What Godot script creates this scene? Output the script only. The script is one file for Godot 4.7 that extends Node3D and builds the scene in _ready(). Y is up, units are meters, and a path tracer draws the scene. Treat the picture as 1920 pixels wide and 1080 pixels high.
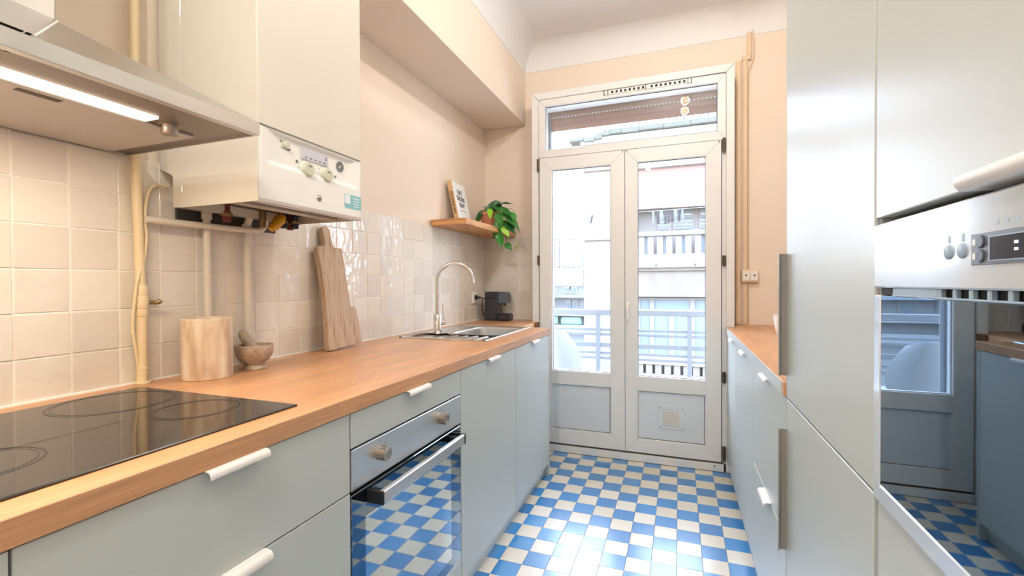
extends Node3D
# A narrow galley kitchen that ends in a glazed balcony door. Metres, y up, the door lies towards -z.

const CAB_L := -0.757      # face of the fronts along the wall with the sink
const CAB_R := 0.277       # face of the fronts opposite
const WALL_L := -1.44      # face of the wall tiles
const WALL_E := -3.33      # face of the tiles beside the door
const DOOR := -3.135       # front of the door casing
const TOP := 0.918         # top of the worktops
const CEIL := 2.95

var M := {}
var org := {}
var used := {}
var rng := RandomNumberGenerator.new()


# ---------------------------------------------------------------- mesh builder
class MB:
	var v := PackedVector3Array()
	var n := PackedVector3Array()
	var uv := PackedVector2Array()

	func tri(a: Vector3, b: Vector3, c: Vector3, na: Vector3, nb: Vector3, nc: Vector3, ua := Vector2.ZERO, ub := Vector2.ZERO, uc := Vector2.ZERO) -> void:
		if (b - a).cross(c - a).dot(na + nb + nc) > 0.0:
			v.append_array([a, c, b]); n.append_array([na, nc, nb]); uv.append_array([ua, uc, ub])
		else:
			v.append_array([a, b, c]); n.append_array([na, nb, nc]); uv.append_array([ua, ub, uc])

	func quad(a: Vector3, b: Vector3, c: Vector3, d: Vector3, nn: Vector3, uvs := []) -> void:
		var u: Array = uvs if uvs.size() == 4 else [Vector2.ZERO, Vector2.ZERO, Vector2.ZERO, Vector2.ZERO]
		tri(a, b, c, nn, nn, nn, u[0], u[1], u[2])
		tri(a, c, d, nn, nn, nn, u[0], u[2], u[3])

	# a box with chamfered edges; uvs run along the grain axis in metres
	func box(lo: Vector3, hi: Vector3, bev := 0.0, grain := 2, xf := Transform3D()) -> MB:
		var c := (lo + hi) / 2.0
		var h := (hi - lo).abs() / 2.0
		bev = minf(bev, minf(h.x, minf(h.y, h.z)) * 0.9)
		for i in 3:
			var j := (i + 1) % 3
			var k := (i + 2) % 3
			for s in [-1.0, 1.0]:
				var nn := Vector3.ZERO
				nn[i] = s
				var p := []
				var t := []
				for q in [[-1, -1], [1, -1], [1, 1], [-1, 1]]:
					var a := c
					a[i] += s * h[i]
					a[j] += q[0] * (h[j] - bev)
					a[k] += q[1] * (h[k] - bev)
					p.append(xf * a)
					t.append(_uv(a, i, grain))
				quad(p[0], p[1], p[2], p[3], (xf.basis * nn).normalized(), t)
		if bev > 0.0:
			for i in 3:
				var j := (i + 1) % 3
				var k := (i + 2) % 3
				for sj in [-1.0, 1.0]:
					for sk in [-1.0, 1.0]:
						var nn := Vector3.ZERO
						nn[j] = sj
						nn[k] = sk
						var p := []
						var t := []
						for q in [[-1, 0], [1, 0], [1, 1], [-1, 1]]:
							var a := c
							a[i] += q[0] * (h[i] - bev)
							a[j] += sj * (h[j] - (bev if q[1] == 1 else 0.0))
							a[k] += sk * (h[k] - (bev if q[1] == 0 else 0.0))
							p.append(xf * a)
							t.append(_uv(a, j, grain))
						quad(p[0], p[1], p[2], p[3], (xf.basis * nn).normalized(), t)
			for sx in [-1.0, 1.0]:
				for sy in [-1.0, 1.0]:
					for sz in [-1.0, 1.0]:
						var s := Vector3(sx, sy, sz)
						var nn := (xf.basis * s).normalized()
						var a := xf * (c + s * Vector3(h.x, h.y - bev, h.z - bev))
						var b := xf * (c + s * Vector3(h.x - bev, h.y, h.z - bev))
						var d := xf * (c + s * Vector3(h.x - bev, h.y - bev, h.z))
						tri(a, b, d, nn, nn, nn)
		return self

	func _uv(p: Vector3, axis: int, grain: int) -> Vector2:
		if axis == grain:
			return Vector2(p[(axis + 1) % 3], p[(axis + 2) % 3])
		return Vector2(p[grain], p[3 - axis - grain])

	# turned round the y axis of xf; profile of (radius, height)
	func lathe(profile: Array, xf := Transform3D(), seg := 28, soft := 0.72) -> MB:
		var m := profile.size()
		var dirs := []
		for i in m - 1:
			var d: Vector2 = profile[i + 1] - profile[i]
			dirs.append(Vector2(d.y, -d.x).normalized())
		for i in m - 1:
			var n0: Vector2 = dirs[i]
			var n1: Vector2 = dirs[i]
			if i > 0 and dirs[i].dot(dirs[i - 1]) > soft:
				n0 = (dirs[i] + dirs[i - 1]).normalized()
			if i < m - 2 and dirs[i].dot(dirs[i + 1]) > soft:
				n1 = (dirs[i] + dirs[i + 1]).normalized()
			var p0: Vector2 = profile[i]
			var p1: Vector2 = profile[i + 1]
			for k in seg:
				var a := TAU * k / seg
				var b := TAU * (k + 1) / seg
				var q := []
				var w := []
				for e in [[p0, n0, a], [p0, n0, b], [p1, n1, b], [p1, n1, a]]:
					q.append(xf * Vector3(e[0].x * cos(e[2]), e[0].y, e[0].x * sin(e[2])))
					w.append((xf.basis * Vector3(e[1].x * cos(e[2]), e[1].y, e[1].x * sin(e[2]))).normalized())
				if p0.x > 1e-6:
					tri(q[0], q[1], q[2], w[0], w[1], w[2])
				if p1.x > 1e-6:
					tri(q[0], q[2], q[3], w[0], w[2], w[3])
		return self

	# a round bar along a line of points
	func tube(pts: Array, rad, seg := 12, caps := true) -> MB:
		var m := pts.size()
		var up := Vector3.ZERO
		var rings := []
		var norms := []
		for i in m:
			var t: Vector3 = (pts[mini(i + 1, m - 1)] - pts[maxi(i - 1, 0)]).normalized()
			if i == 0:
				up = Vector3.UP if absf(t.y) < 0.9 else Vector3.RIGHT
			up = (up - t * up.dot(t)).normalized()
			var side := t.cross(up)
			var r: float = rad[i] if rad is Array else rad
			var ring := []
			var nr := []
			for k in seg:
				var a := TAU * k / seg
				var d := up * cos(a) + side * sin(a)
				ring.append(pts[i] + d * r)
				nr.append(d)
			rings.append(ring)
			norms.append(nr)
		for i in m - 1:
			for k in seg:
				var l := (k + 1) % seg
				tri(rings[i][k], rings[i][l], rings[i + 1][l], norms[i][k], norms[i][l], norms[i + 1][l])
				tri(rings[i][k], rings[i + 1][l], rings[i + 1][k], norms[i][k], norms[i + 1][l], norms[i + 1][k])
		if caps:
			for e in [[0, (pts[0] - pts[1]).normalized()], [m - 1, (pts[m - 1] - pts[m - 2]).normalized()]]:
				for k in seg:
					tri(pts[e[0]], rings[e[0]][k], rings[e[0]][(k + 1) % seg], e[1], e[1], e[1])
		return self

	# a flat outline (local x, y) pushed from local z0 to z1, its rims chamfered
	func prism(poly: Array, z0: float, z1: float, xf := Transform3D(), bev := 0.0, soft := 0.8) -> MB:
		var area := 0.0
		var m := poly.size()
		for i in m:
			area += poly[i].cross(poly[(i + 1) % m])
		var pts := poly.duplicate()
		if area < 0.0:
			pts.reverse()
		var en := []
		for i in m:
			var d: Vector2 = pts[(i + 1) % m] - pts[i]
			en.append(Vector2(d.y, -d.x).normalized())
		var inner := []
		for i in m:
			var a: Vector2 = en[(i + m - 1) % m]
			var b: Vector2 = en[i]
			inner.append(pts[i] - (a + b) / maxf(0.4, 1.0 + a.dot(b)) * bev)
		var lo := minf(z0, z1)
		var hi := maxf(z0, z1)
		for i in m:
			var j := (i + 1) % m
			var ni := Vector3(en[i].x, en[i].y, 0)
			var na := ni
			var nb := ni
			var ep: Vector2 = en[(i + m - 1) % m]
			var ex: Vector2 = en[j]
			if en[i].dot(ep) > soft:
				na = (ni + Vector3(ep.x, ep.y, 0)).normalized()
			if en[i].dot(ex) > soft:
				nb = (ni + Vector3(ex.x, ex.y, 0)).normalized()
			na = (xf.basis * na).normalized()
			nb = (xf.basis * nb).normalized()
			var a0 := xf * Vector3(pts[i].x, pts[i].y, lo + bev)
			var b0 := xf * Vector3(pts[j].x, pts[j].y, lo + bev)
			var a1 := xf * Vector3(pts[i].x, pts[i].y, hi - bev)
			var b1 := xf * Vector3(pts[j].x, pts[j].y, hi - bev)
			var u0 := Vector2(lo, pts[i].x + pts[i].y)
			var u1 := Vector2(hi, pts[i].x + pts[i].y)
			var u2 := Vector2(hi, pts[j].x + pts[j].y)
			var u3 := Vector2(lo, pts[j].x + pts[j].y)
			tri(a0, a1, b1, na, na, nb, u0, u1, u2)
			tri(a0, b1, b0, na, nb, nb, u0, u2, u3)
			if bev > 0.0:
				for e in [[lo, lo + bev, -1.0], [hi, hi - bev, 1.0]]:
					var nn := (xf.basis * (ni + Vector3(0, 0, e[2]))).normalized()
					quad(xf * Vector3(inner[i].x, inner[i].y, e[0]), xf * Vector3(inner[j].x, inner[j].y, e[0]), xf * Vector3(pts[j].x, pts[j].y, e[1]), xf * Vector3(pts[i].x, pts[i].y, e[1]), nn)
		var cap := inner if bev > 0.0 else pts
		var ids := Geometry2D.triangulate_polygon(PackedVector2Array(cap))
		for e in [[lo, -1.0], [hi, 1.0]]:
			var nn := (xf.basis * Vector3(0, 0, e[1])).normalized()
			for t in range(0, ids.size(), 3):
				var w := []
				var u := []
				for k in 3:
					var p: Vector2 = cap[ids[t + k]]
					w.append(xf * Vector3(p.x, p.y, e[0]))
					u.append(p)
				tri(w[0], w[1], w[2], nn, nn, nn, u[0], u[1], u[2])
		return self

	# a skin over f(u, v), u and v from 0 to 1; with a thickness it becomes a closed shell
	func skin(f: Callable, nu: int, nv: int, thick := 0.0, flip := false) -> MB:
		var p := []
		var w := []
		for i in nu + 1:
			p.append([])
			w.append([])
			for j in nv + 1:
				p[i].append(f.call(float(i) / nu, float(j) / nv))
		for i in nu + 1:
			for j in nv + 1:
				var du: Vector3 = p[mini(i + 1, nu)][j] - p[maxi(i - 1, 0)][j]
				var dv: Vector3 = p[i][mini(j + 1, nv)] - p[i][maxi(j - 1, 0)]
				var nn := du.cross(dv)
				nn = nn.normalized() if nn.length() > 1e-12 else Vector3.UP
				w[i].append(-nn if flip else nn)
		var sides := [0.0] if thick == 0.0 else [0.5, -0.5]
		for s in sides:
			for i in nu:
				for j in nv:
					var q := []
					var m := []
					for e in [[i, j], [i + 1, j], [i + 1, j + 1], [i, j + 1]]:
						q.append(p[e[0]][e[1]] + w[e[0]][e[1]] * thick * s)
						m.append(w[e[0]][e[1]] * (-1.0 if s < 0.0 else 1.0))
					var u := [Vector2(float(i) / nu, float(j) / nv), Vector2(float(i + 1) / nu, float(j) / nv), Vector2(float(i + 1) / nu, float(j + 1) / nv), Vector2(float(i) / nu, float(j + 1) / nv)]
					tri(q[0], q[1], q[2], m[0], m[1], m[2], u[0], u[1], u[2])
					tri(q[0], q[2], q[3], m[0], m[2], m[3], u[0], u[2], u[3])
		if thick != 0.0:
			var loop := []
			for i in nu:
				loop.append([i, 0, i + 1, 0])
				loop.append([i, nv, i + 1, nv])
			for j in nv:
				loop.append([0, j, 0, j + 1])
				loop.append([nu, j, nu, j + 1])
			for e in loop:
				var a: Vector3 = p[e[0]][e[1]]
				var b: Vector3 = p[e[2]][e[3]]
				var na: Vector3 = w[e[0]][e[1]] * thick * 0.5
				var nb: Vector3 = w[e[2]][e[3]] * thick * 0.5
				var mid: Vector3 = p[nu / 2][nv / 2]
				var nn: Vector3 = (b - a).cross(na).normalized()
				if nn.dot((a + b) / 2.0 - mid) < 0.0:
					nn = -nn
				quad(a + na, b + nb, b - nb, a - na, nn)
		return self

	func mesh(shift := Vector3.ZERO) -> ArrayMesh:
		var vv := v
		if shift != Vector3.ZERO:
			vv = PackedVector3Array()
			vv.resize(v.size())
			for i in v.size():
				vv[i] = v[i] + shift
		var a := []
		a.resize(Mesh.ARRAY_MAX)
		a[Mesh.ARRAY_VERTEX] = vv
		a[Mesh.ARRAY_NORMAL] = n
		a[Mesh.ARRAY_TEX_UV] = uv
		var am := ArrayMesh.new()
		am.add_surface_from_arrays(Mesh.PRIMITIVE_TRIANGLES, a)
		return am


# ---------------------------------------------------------------- scene helpers
func numbered(called: String) -> String:
	if not used.has(called):
		used[called] = 0
		return called
	used[called] += 1
	return "%s_%03d" % [called, used[called]]


func tag(o: Node, label := "", category := "", group := "", kind := "") -> Node:
	if label: o.set_meta("label", label)
	if category: o.set_meta("category", category)
	if group: o.set_meta("group", group)
	if kind: o.set_meta("kind", kind)
	return o


# a thing: a Node3D at its base whose children are its parts
func thing(called: String, label: String, category: String, at: Vector3, group := "", kind := "") -> Node3D:
	var o := Node3D.new()
	o.name = numbered(called)
	add_child(o)
	o.position = at
	org[o] = at
	tag(o, label, category, group, kind)
	return o


# one named mesh, built in room coordinates, under its parent
func obj(called: String, mb: MB, m: Material, parent: Node = null) -> MeshInstance3D:
	var o := MeshInstance3D.new()
	var base := Vector3.ZERO
	if parent == null:
		o.name = numbered(called)
		add_child(o)
	else:
		base = org.get(parent, Vector3.ZERO)
		o.name = called
		parent.add_child(o, true)
	o.mesh = mb.mesh(-base)
	o.material_override = m
	o.cast_shadow = GeometryInstance3D.SHADOW_CASTING_SETTING_ON
	org[o] = base
	return o


# one mesh that is a whole thing, its origin at the middle of its base
func solo(called: String, mb: MB, m: Material, label: String, category: String, group := "", kind := "") -> MeshInstance3D:
	var lo := mb.v[0]
	var hi := mb.v[0]
	for p in mb.v:
		lo = lo.min(p)
		hi = hi.max(p)
	var at := Vector3((lo.x + hi.x) / 2.0, lo.y, (lo.z + hi.z) / 2.0)
	var o := MeshInstance3D.new()
	o.name = numbered(called)
	add_child(o)
	o.position = at
	o.mesh = mb.mesh(-at)
	o.material_override = m
	org[o] = at
	tag(o, label, category, group, kind)
	return o


# a shared mesh put somewhere under a parent
func put(called: String, mesh: Mesh, m: Material, xf: Transform3D, parent: Node) -> MeshInstance3D:
	var o := MeshInstance3D.new()
	o.name = called
	parent.add_child(o, true)
	o.mesh = mesh
	o.material_override = m
	o.transform = Transform3D(xf.basis, xf.origin - org.get(parent, Vector3.ZERO))
	return o


func B(lo: Vector3, hi: Vector3, bev := 0.0, grain := 2) -> MB:
	return MB.new().box(lo, hi, bev, grain)


func cyl(a: Vector3, b: Vector3, r: float, seg := 20) -> MB:
	return MB.new().tube([a, b], r, seg)


func lettering(text: String, size: float, xf: Transform3D, m: Material, parent: Node, called := "lettering", bold := true) -> void:
	var t := TextMesh.new()
	var f := SystemFont.new()
	f.font_names = PackedStringArray(["Droid Sans"])
	f.font_weight = 700 if bold else 400
	t.font = f
	t.text = text
	t.font_size = 32
	t.pixel_size = size / 32.0
	t.depth = 0.0006
	t.curve_step = 2.0
	put(called, t, m, xf, parent)


func bend(pts: Array, r: float, steps := 6) -> Array:
	# rounds the corners of a line of points
	var out := [pts[0]]
	for i in range(1, pts.size() - 1):
		var p: Vector3 = pts[i]
		var a: Vector3 = p + (pts[i - 1] - p).normalized() * r
		var b: Vector3 = p + (pts[i + 1] - p).normalized() * r
		for k in steps + 1:
			var t := float(k) / steps
			out.append(a.lerp(p, t).lerp(p.lerp(b, t), t))
	out.append(pts[pts.size() - 1])
	return out


# ---------------------------------------------------------------- materials
func rgb(r: float, g: float, b: float) -> Color:
	return Color(r / 255.0, g / 255.0, b / 255.0)


func mat(called: String, c: Color, rough := 0.5, metal := 0.0) -> StandardMaterial3D:
	var m := StandardMaterial3D.new()
	m.resource_name = called
	m.albedo_color = c
	m.roughness = rough
	m.metallic = metal
	M[called] = m
	return m


func noise(freq: float, seed_: int, octaves := 3, kind := FastNoiseLite.TYPE_SIMPLEX_SMOOTH) -> FastNoiseLite:
	var f := FastNoiseLite.new()
	f.noise_type = kind
	f.frequency = freq
	f.seed = seed_
	f.fractal_octaves = octaves
	return f


func noise_tex(freq: float, seed_: int, colors: Array, octaves := 3, size := 256) -> NoiseTexture2D:
	var t := NoiseTexture2D.new()
	t.width = size
	t.height = size
	t.seamless = true
	t.noise = noise(freq, seed_, octaves)
	var g := Gradient.new()
	var offs := PackedFloat32Array()
	for i in colors.size():
		offs.append(float(i) / (colors.size() - 1))
	g.offsets = offs
	g.colors = PackedColorArray(colors)
	t.color_ramp = g
	return t


func grey_tex(freq: float, seed_: int, octaves := 3, size := 256) -> NoiseTexture2D:
	return noise_tex(freq, seed_, [Color.BLACK, Color.WHITE], octaves, size)


func relief(m: StandardMaterial3D, t: Texture2D, cm: float, world := true) -> void:
	m.heightmap_enabled = true
	m.heightmap_texture = t
	m.heightmap_scale = cm
	m.uv1_triplanar = true
	m.uv1_world_triplanar = world


# an oak laminate of narrow staves: u runs along the grain (1.6 m), v across (0.69 m)
func stave_image() -> ImageTexture:
	var w := 1024
	var h := 512
	var im := Image.create(w, h, false, Image.FORMAT_RGB8)
	var fine := noise(1.0, 5, 2)
	var wide := noise(1.0, 9, 2)
	var r := RandomNumberGenerator.new()
	r.seed = 77
	var rows := 15
	for row in rows:
		var y0 := row * h / rows
		var y1 := (row + 1) * h / rows
		var x := -r.randi_range(0, 200)
		while x < w:
			var l := r.randi_range(230, 420)
			var tone := r.randf_range(-1.0, 1.0)
			var shift := r.randf() * 90.0
			var warm := r.randf_range(-0.5, 0.5)
			for px in range(maxi(x, 0), mini(x + l, w)):
				for py in range(y0, y1):
					var a := fine.get_noise_2d(px * 0.012 + shift, py * 0.55 + shift)
					var b := wide.get_noise_2d(px * 0.005 + shift * 2.0, py * 0.09)
					var k := 1.0 + 0.05 * tone + 0.075 * a + 0.07 * b
					if px - x < 1 or py == y0:
						k *= 0.94
					im.set_pixel(px, py, Color(minf(1, 0.80 * k), minf(1, (0.60 + 0.012 * warm) * k), minf(1, (0.435 + 0.02 * warm) * k)))
			x += l
	return ImageTexture.create_from_image(im)


func materials() -> void:
	# painted fronts
	mat("front_paint", rgb(191, 198, 195), 0.33)
	mat("carcass", rgb(150, 152, 148), 0.6)
	mat("gap_dark", rgb(40, 40, 38), 0.8)
	mat("handle_white", rgb(236, 234, 230), 0.35)
	mat("handle_grey", rgb(150, 146, 140), 0.4)
	# wood
	var wt := mat("worktop_wood", Color.WHITE, 0.34)
	wt.albedo_texture = stave_image()
	wt.uv1_scale = Vector3(1.0 / 1.6, 1.0 / 0.69, 1)
	var sh := mat("shelf_oak", Color.WHITE, 0.5)
	sh.albedo_texture = noise_tex(0.012, 31, [rgb(170, 116, 70), rgb(204, 148, 96), rgb(218, 168, 116)], 4)
	sh.uv1_scale = Vector3(1.2, 9.0, 1)
	var bd := mat("board_wood", Color.WHITE, 0.62)
	bd.albedo_texture = noise_tex(0.012, 12, [rgb(146, 118, 94), rgb(184, 158, 132), rgb(198, 176, 152), rgb(180, 154, 128)], 4)
	bd.uv1_scale = Vector3(16.0, 1.6, 1)
	mat("board_edge", rgb(128, 84, 50), 0.7)
	# stone
	var mb := mat("marble_warm", Color.WHITE, 0.45)
	mb.albedo_texture = noise_tex(0.007, 41, [rgb(150, 116, 86), rgb(200, 172, 142), rgb(222, 202, 176), rgb(232, 218, 196), rgb(238, 230, 216)], 5)
	mb.uv1_triplanar = true
	mb.uv1_scale = Vector3(9.0, 2.0, 9.0)
	var st := mat("stone_brown", Color.WHITE, 0.55)
	st.albedo_texture = noise_tex(0.02, 43, [rgb(120, 100, 86), rgb(166, 146, 128), rgb(188, 170, 152), rgb(208, 194, 178)], 5)
	st.uv1_triplanar = true
	st.uv1_scale = Vector3(6, 6, 6)
	# room
	var wall := mat("wall_paint", rgb(236, 221, 205), 0.75)
	relief(wall, grey_tex(0.03, 3), 0.03)
	wall.uv1_scale = Vector3(1.5, 1.5, 1.5)
	mat("ceiling_paint", rgb(232, 232, 232), 0.8)
	mat("grout", rgb(240, 235, 226), 0.8)
	var wave := grey_tex(0.02, 17, 2)
	var tones := [rgb(230, 224, 214), rgb(226, 220, 211), rgb(233, 227, 217), rgb(223, 216, 206), rgb(231, 224, 212)]
	for i in 5:
		var zt := mat("zellige_%d" % i, tones[i], 0.12)
		relief(zt, wave, 0.16)
		zt.uv1_scale = Vector3(3.1, 3.1, 3.1)
	mat("floor_grout", rgb(140, 140, 138), 0.8)
	var blues := [rgb(44, 132, 200), rgb(50, 138, 206), rgb(40, 126, 193)]
	var creams := [rgb(226, 217, 198), rgb(220, 210, 190), rgb(230, 222, 206)]
	var scuff := grey_tex(0.02, 23, 4)
	for i in 3:
		for e in [["floor_blue_%d", blues[i]], ["floor_cream_%d", creams[i]]]:
			var f := mat(e[0] % i, e[1], 0.27)
			f.metallic_specular = 0.7
			f.clearcoat_enabled = true
			f.clearcoat = 0.6
			f.clearcoat_roughness = 0.22
			f.uv1_triplanar = true
			f.uv1_world_triplanar = true
			f.uv1_scale = Vector3(2, 2, 2)
	mat("pvc", rgb(226, 226, 224), 0.38)
	mat("pvc_panel", rgb(214, 220, 224), 0.3)
	mat("gasket", rgb(34, 38, 42), 0.6)
	mat("seam_brown", rgb(96, 88, 78), 0.8)  # plain brown for the threshold seam, rebate gaps and sill screw
	mat("hinge_metal", rgb(92, 78, 64), 0.45, 0.7)
	mat("trunking", rgb(226, 200, 168), 0.5)
	mat("pipe_cream", rgb(232, 212, 172), 0.42)
	mat("pipe_white", rgb(226, 218, 204), 0.4)
	mat("tap_brass", rgb(150, 128, 96), 0.45, 0.8)
	mat("socket_white", rgb(238, 236, 230), 0.35)
	mat("socket_cream", rgb(232, 214, 186), 0.45)
	# metal and glass
	var steel := mat("steel", rgb(206, 204, 200), 0.28, 1.0)
	steel.roughness_texture = scuff_rough()
	steel.roughness = 0.4
	steel.uv1_triplanar = true
	steel.uv1_scale = Vector3(3, 3, 3)
	mat("sink_steel", rgb(222, 222, 220), 0.27, 1.0)
	mat("chrome", rgb(222, 220, 216), 0.09, 1.0)
	mat("knob_steel", rgb(176, 164, 152), 0.3, 1.0)
	var panel := mat("panel_steel", rgb(216, 222, 226), 0.3, 1.0)
	panel.metallic = 0.9
	mat("hood_filter", rgb(206, 200, 194), 0.5, 0.35)
	mat("hood_under", rgb(150, 142, 136), 0.42, 0.8)
	mat("appliance_face", rgb(222, 232, 240), 0.12, 0.45)
	var hob := mat("hob_glass", rgb(26, 24, 23), 0.05)
	hob.metallic_specular = 0.7
	mat("hob_ring", rgb(12, 11, 11), 0.25)
	mat("oven_glass", rgb(120, 134, 146), 0.03, 1.0)
	mat("oven_window", rgb(186, 196, 204), 0.03, 1.0)
	mat("mirror_glass", rgb(116, 132, 146), 0.02, 1.0)
	var pane := mat("pane", Color(0.93, 0.97, 1.0, 0.04), 0.0)
	pane.transparency = BaseMaterial3D.TRANSPARENCY_ALPHA
	mat("black_plastic", rgb(22, 23, 26), 0.32)
	mat("black_matt", rgb(18, 18, 19), 0.6)
	mat("coffee_body", rgb(40, 42, 52), 0.3)
	mat("coffee_head", rgb(90, 98, 112), 0.18, 0.7)
	mat("display_frame", rgb(92, 98, 108), 0.3)
	mat("display_dark", rgb(44, 46, 58), 0.12)
	mat("button_grey", rgb(150, 172, 190), 0.35)
	mat("button_dark", rgb(64, 74, 86), 0.3)
	# boiler
	mat("boiler_white", rgb(218, 214, 202), 0.05)
	mat("boiler_panel", rgb(238, 237, 232), 0.32)
	mat("boiler_knob", rgb(204, 206, 182), 0.4)
	mat("boiler_display", rgb(206, 206, 216), 0.3)
	mat("boiler_tray", rgb(70, 68, 64), 0.6, 0.3)
	mat("boiler_rail", rgb(190, 184, 176), 0.4, 0.5)
	mat("print_grey", rgb(120, 120, 122), 0.6)
	mat("sticker_teal", rgb(132, 190, 196), 0.5)
	mat("sticker_white", rgb(236, 240, 240), 0.5)
	mat("valve_yellow", rgb(226, 164, 30), 0.4)
	mat("valve_red", rgb(120, 40, 30), 0.5)
	mat("valve_blue", rgb(40, 52, 78), 0.5)
	# small things
	mat("book_cover", rgb(232, 234, 232), 0.55)
	mat("book_spine", rgb(206, 168, 120), 0.6)
	mat("book_pages", rgb(236, 228, 212), 0.8)
	mat("ink", rgb(28, 32, 40), 0.7)
	mat("terracotta", rgb(206, 138, 106), 0.75)
	mat("soil", rgb(60, 44, 34), 0.95)
	mat("stem_green", rgb(112, 146, 70), 0.6)
	var leafs := [rgb(46, 116, 44), rgb(60, 138, 52), rgb(36, 92, 42), rgb(150, 206, 50), rgb(160, 160, 96)]
	for i in 5:
		var lf := mat("leaf_%d" % i, leafs[i], 0.34)
		lf.backlight_enabled = true
		lf.backlight = Color(leafs[i].r * 0.5, leafs[i].g * 0.5, leafs[i].b * 0.3)
	mat("cup_white", rgb(240, 240, 238), 0.2)
	# outside
	var facade := mat("facade", Color.WHITE, 0.9)
	facade.albedo_texture = noise_tex(0.012, 51, [rgb(100, 95, 88), rgb(112, 108, 101), rgb(116, 113, 108)], 5)
	facade.uv1_triplanar = true
	facade.uv1_world_triplanar = true
	facade.uv1_scale = Vector3(0.4, 0.25, 0.4)
	mat("facade_white", rgb(115, 115, 114), 0.8)
	mat("facade_moss", rgb(81, 84, 77), 0.9)
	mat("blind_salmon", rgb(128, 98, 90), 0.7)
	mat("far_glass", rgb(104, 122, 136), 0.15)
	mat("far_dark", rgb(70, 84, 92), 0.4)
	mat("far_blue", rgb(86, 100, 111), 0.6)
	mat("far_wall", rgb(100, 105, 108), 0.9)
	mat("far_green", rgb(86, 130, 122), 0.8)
	mat("iron", rgb(40, 44, 50), 0.6)
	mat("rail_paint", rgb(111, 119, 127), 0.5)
	mat("laundry_dark", rgb(24, 32, 42), 0.9)
	mat("laundry_light", rgb(84, 96, 104), 0.9)
	mat("shutter_brown", rgb(150, 112, 96), 0.55)
	mat("slot_daylight_paint", rgb(236, 232, 226), 0.6)
	mat("balcony_concrete", rgb(170, 168, 164), 0.9)
	mat("chair_shell", rgb(158, 166, 173), 0.35)
	mat("chair_wood", rgb(190, 150, 104), 0.5)
	# lamps
	var glow := mat("bulb_glow", rgb(255, 226, 180), 0.5)
	glow.emission_enabled = true
	glow.emission = rgb(255, 222, 172)
	glow.emission_energy_multiplier = 6.0
	var strip := mat("hood_light_glow", rgb(255, 236, 214), 0.5)
	strip.emission_enabled = true
	strip.emission = rgb(255, 232, 206)
	strip.emission_energy_multiplier = 1.6
	var dot := mat("led_glow", rgb(200, 200, 255), 0.5)
	dot.emission_enabled = true
	dot.emission = rgb(205, 205, 255)
	dot.emission_energy_multiplier = 2.0


var _scuff: NoiseTexture2D
func scuff_rough() -> NoiseTexture2D:
	if _scuff == null:
		_scuff = noise_tex(0.015, 61, [Color(0.62, 0.62, 0.62), Color(0.85, 0.85, 0.85), Color(1, 1, 1)], 4)
	return _scuff


# ---------------------------------------------------------------- the scene
func _ready() -> void:
	rng.seed = 20240
	# camera
	var cam := Camera3D.new()
	cam.name = "camera"
	cam.fov = 64.5513
	cam.near = 0.02
	cam.far = 200.0
	var yaw := deg_to_rad(20.15619)
	var pitch := deg_to_rad(-0.59374)
	var roll := deg_to_rad(-0.25121)
	cam.transform = Transform3D(Basis(Vector3.UP, yaw) * Basis(Vector3.RIGHT, pitch) * Basis(Vector3.BACK, roll), Vector3(0, 1.196, 0))
	add_child(cam)
	cam.current = true
	# bright overcast sky
	var sky := ProceduralSkyMaterial.new()
	sky.sky_top_color = rgb(205, 222, 248)
	sky.sky_horizon_color = rgb(228, 238, 252)
	sky.sky_curve = 0.2
	sky.ground_horizon_color = rgb(176, 174, 170)
	sky.ground_bottom_color = rgb(150, 148, 144)
	sky.sky_energy_multiplier = 3.4
	sky.ground_energy_multiplier = 1.8
	var env := Environment.new()
	env.background_mode = Environment.BG_SKY
	env.sky = Sky.new()
	env.sky.sky_material = sky
	env.tonemap_mode = Environment.TONE_MAPPER_LINEAR
	env.tonemap_exposure = 1.13
	env.sdfgi_enabled = true
	env.ssao_enabled = true
	env.ssil_enabled = true
	var we := WorldEnvironment.new()
	we.name = "world"
	we.environment = env
	add_child(we)
	materials()
	ceiling_lamp(Vector3(0.05, CEIL, -1.74), 0.36, "white ceiling lamp with two warm bulbs above the passage near the balcony door")
	ceiling_lamp(Vector3(-0.42, CEIL, 0.40), 0.92, "added unseen ceiling lamp with two bulbs, fill light for the near end of the kitchen")  # unseen lamp added behind the camera as fill light

	room()
	door_wall()
	left_run()
	hood_and_hob()
	boiler()
	pipes()
	oven()
	sink_and_tap()
	worktop_things()
	shelf_corner()
	right_run()
	outside()


func lamp(at: Vector3, energy: float, called: String) -> void:
	var l := OmniLight3D.new()
	l.name = called
	l.light_color = rgb(255, 249, 241)
	l.light_energy = energy
	l.light_size = 0.035
	l.omni_range = 12.0
	l.omni_attenuation = 2.0
	l.shadow_enabled = true
	l.position = at
	add_child(l)


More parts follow.
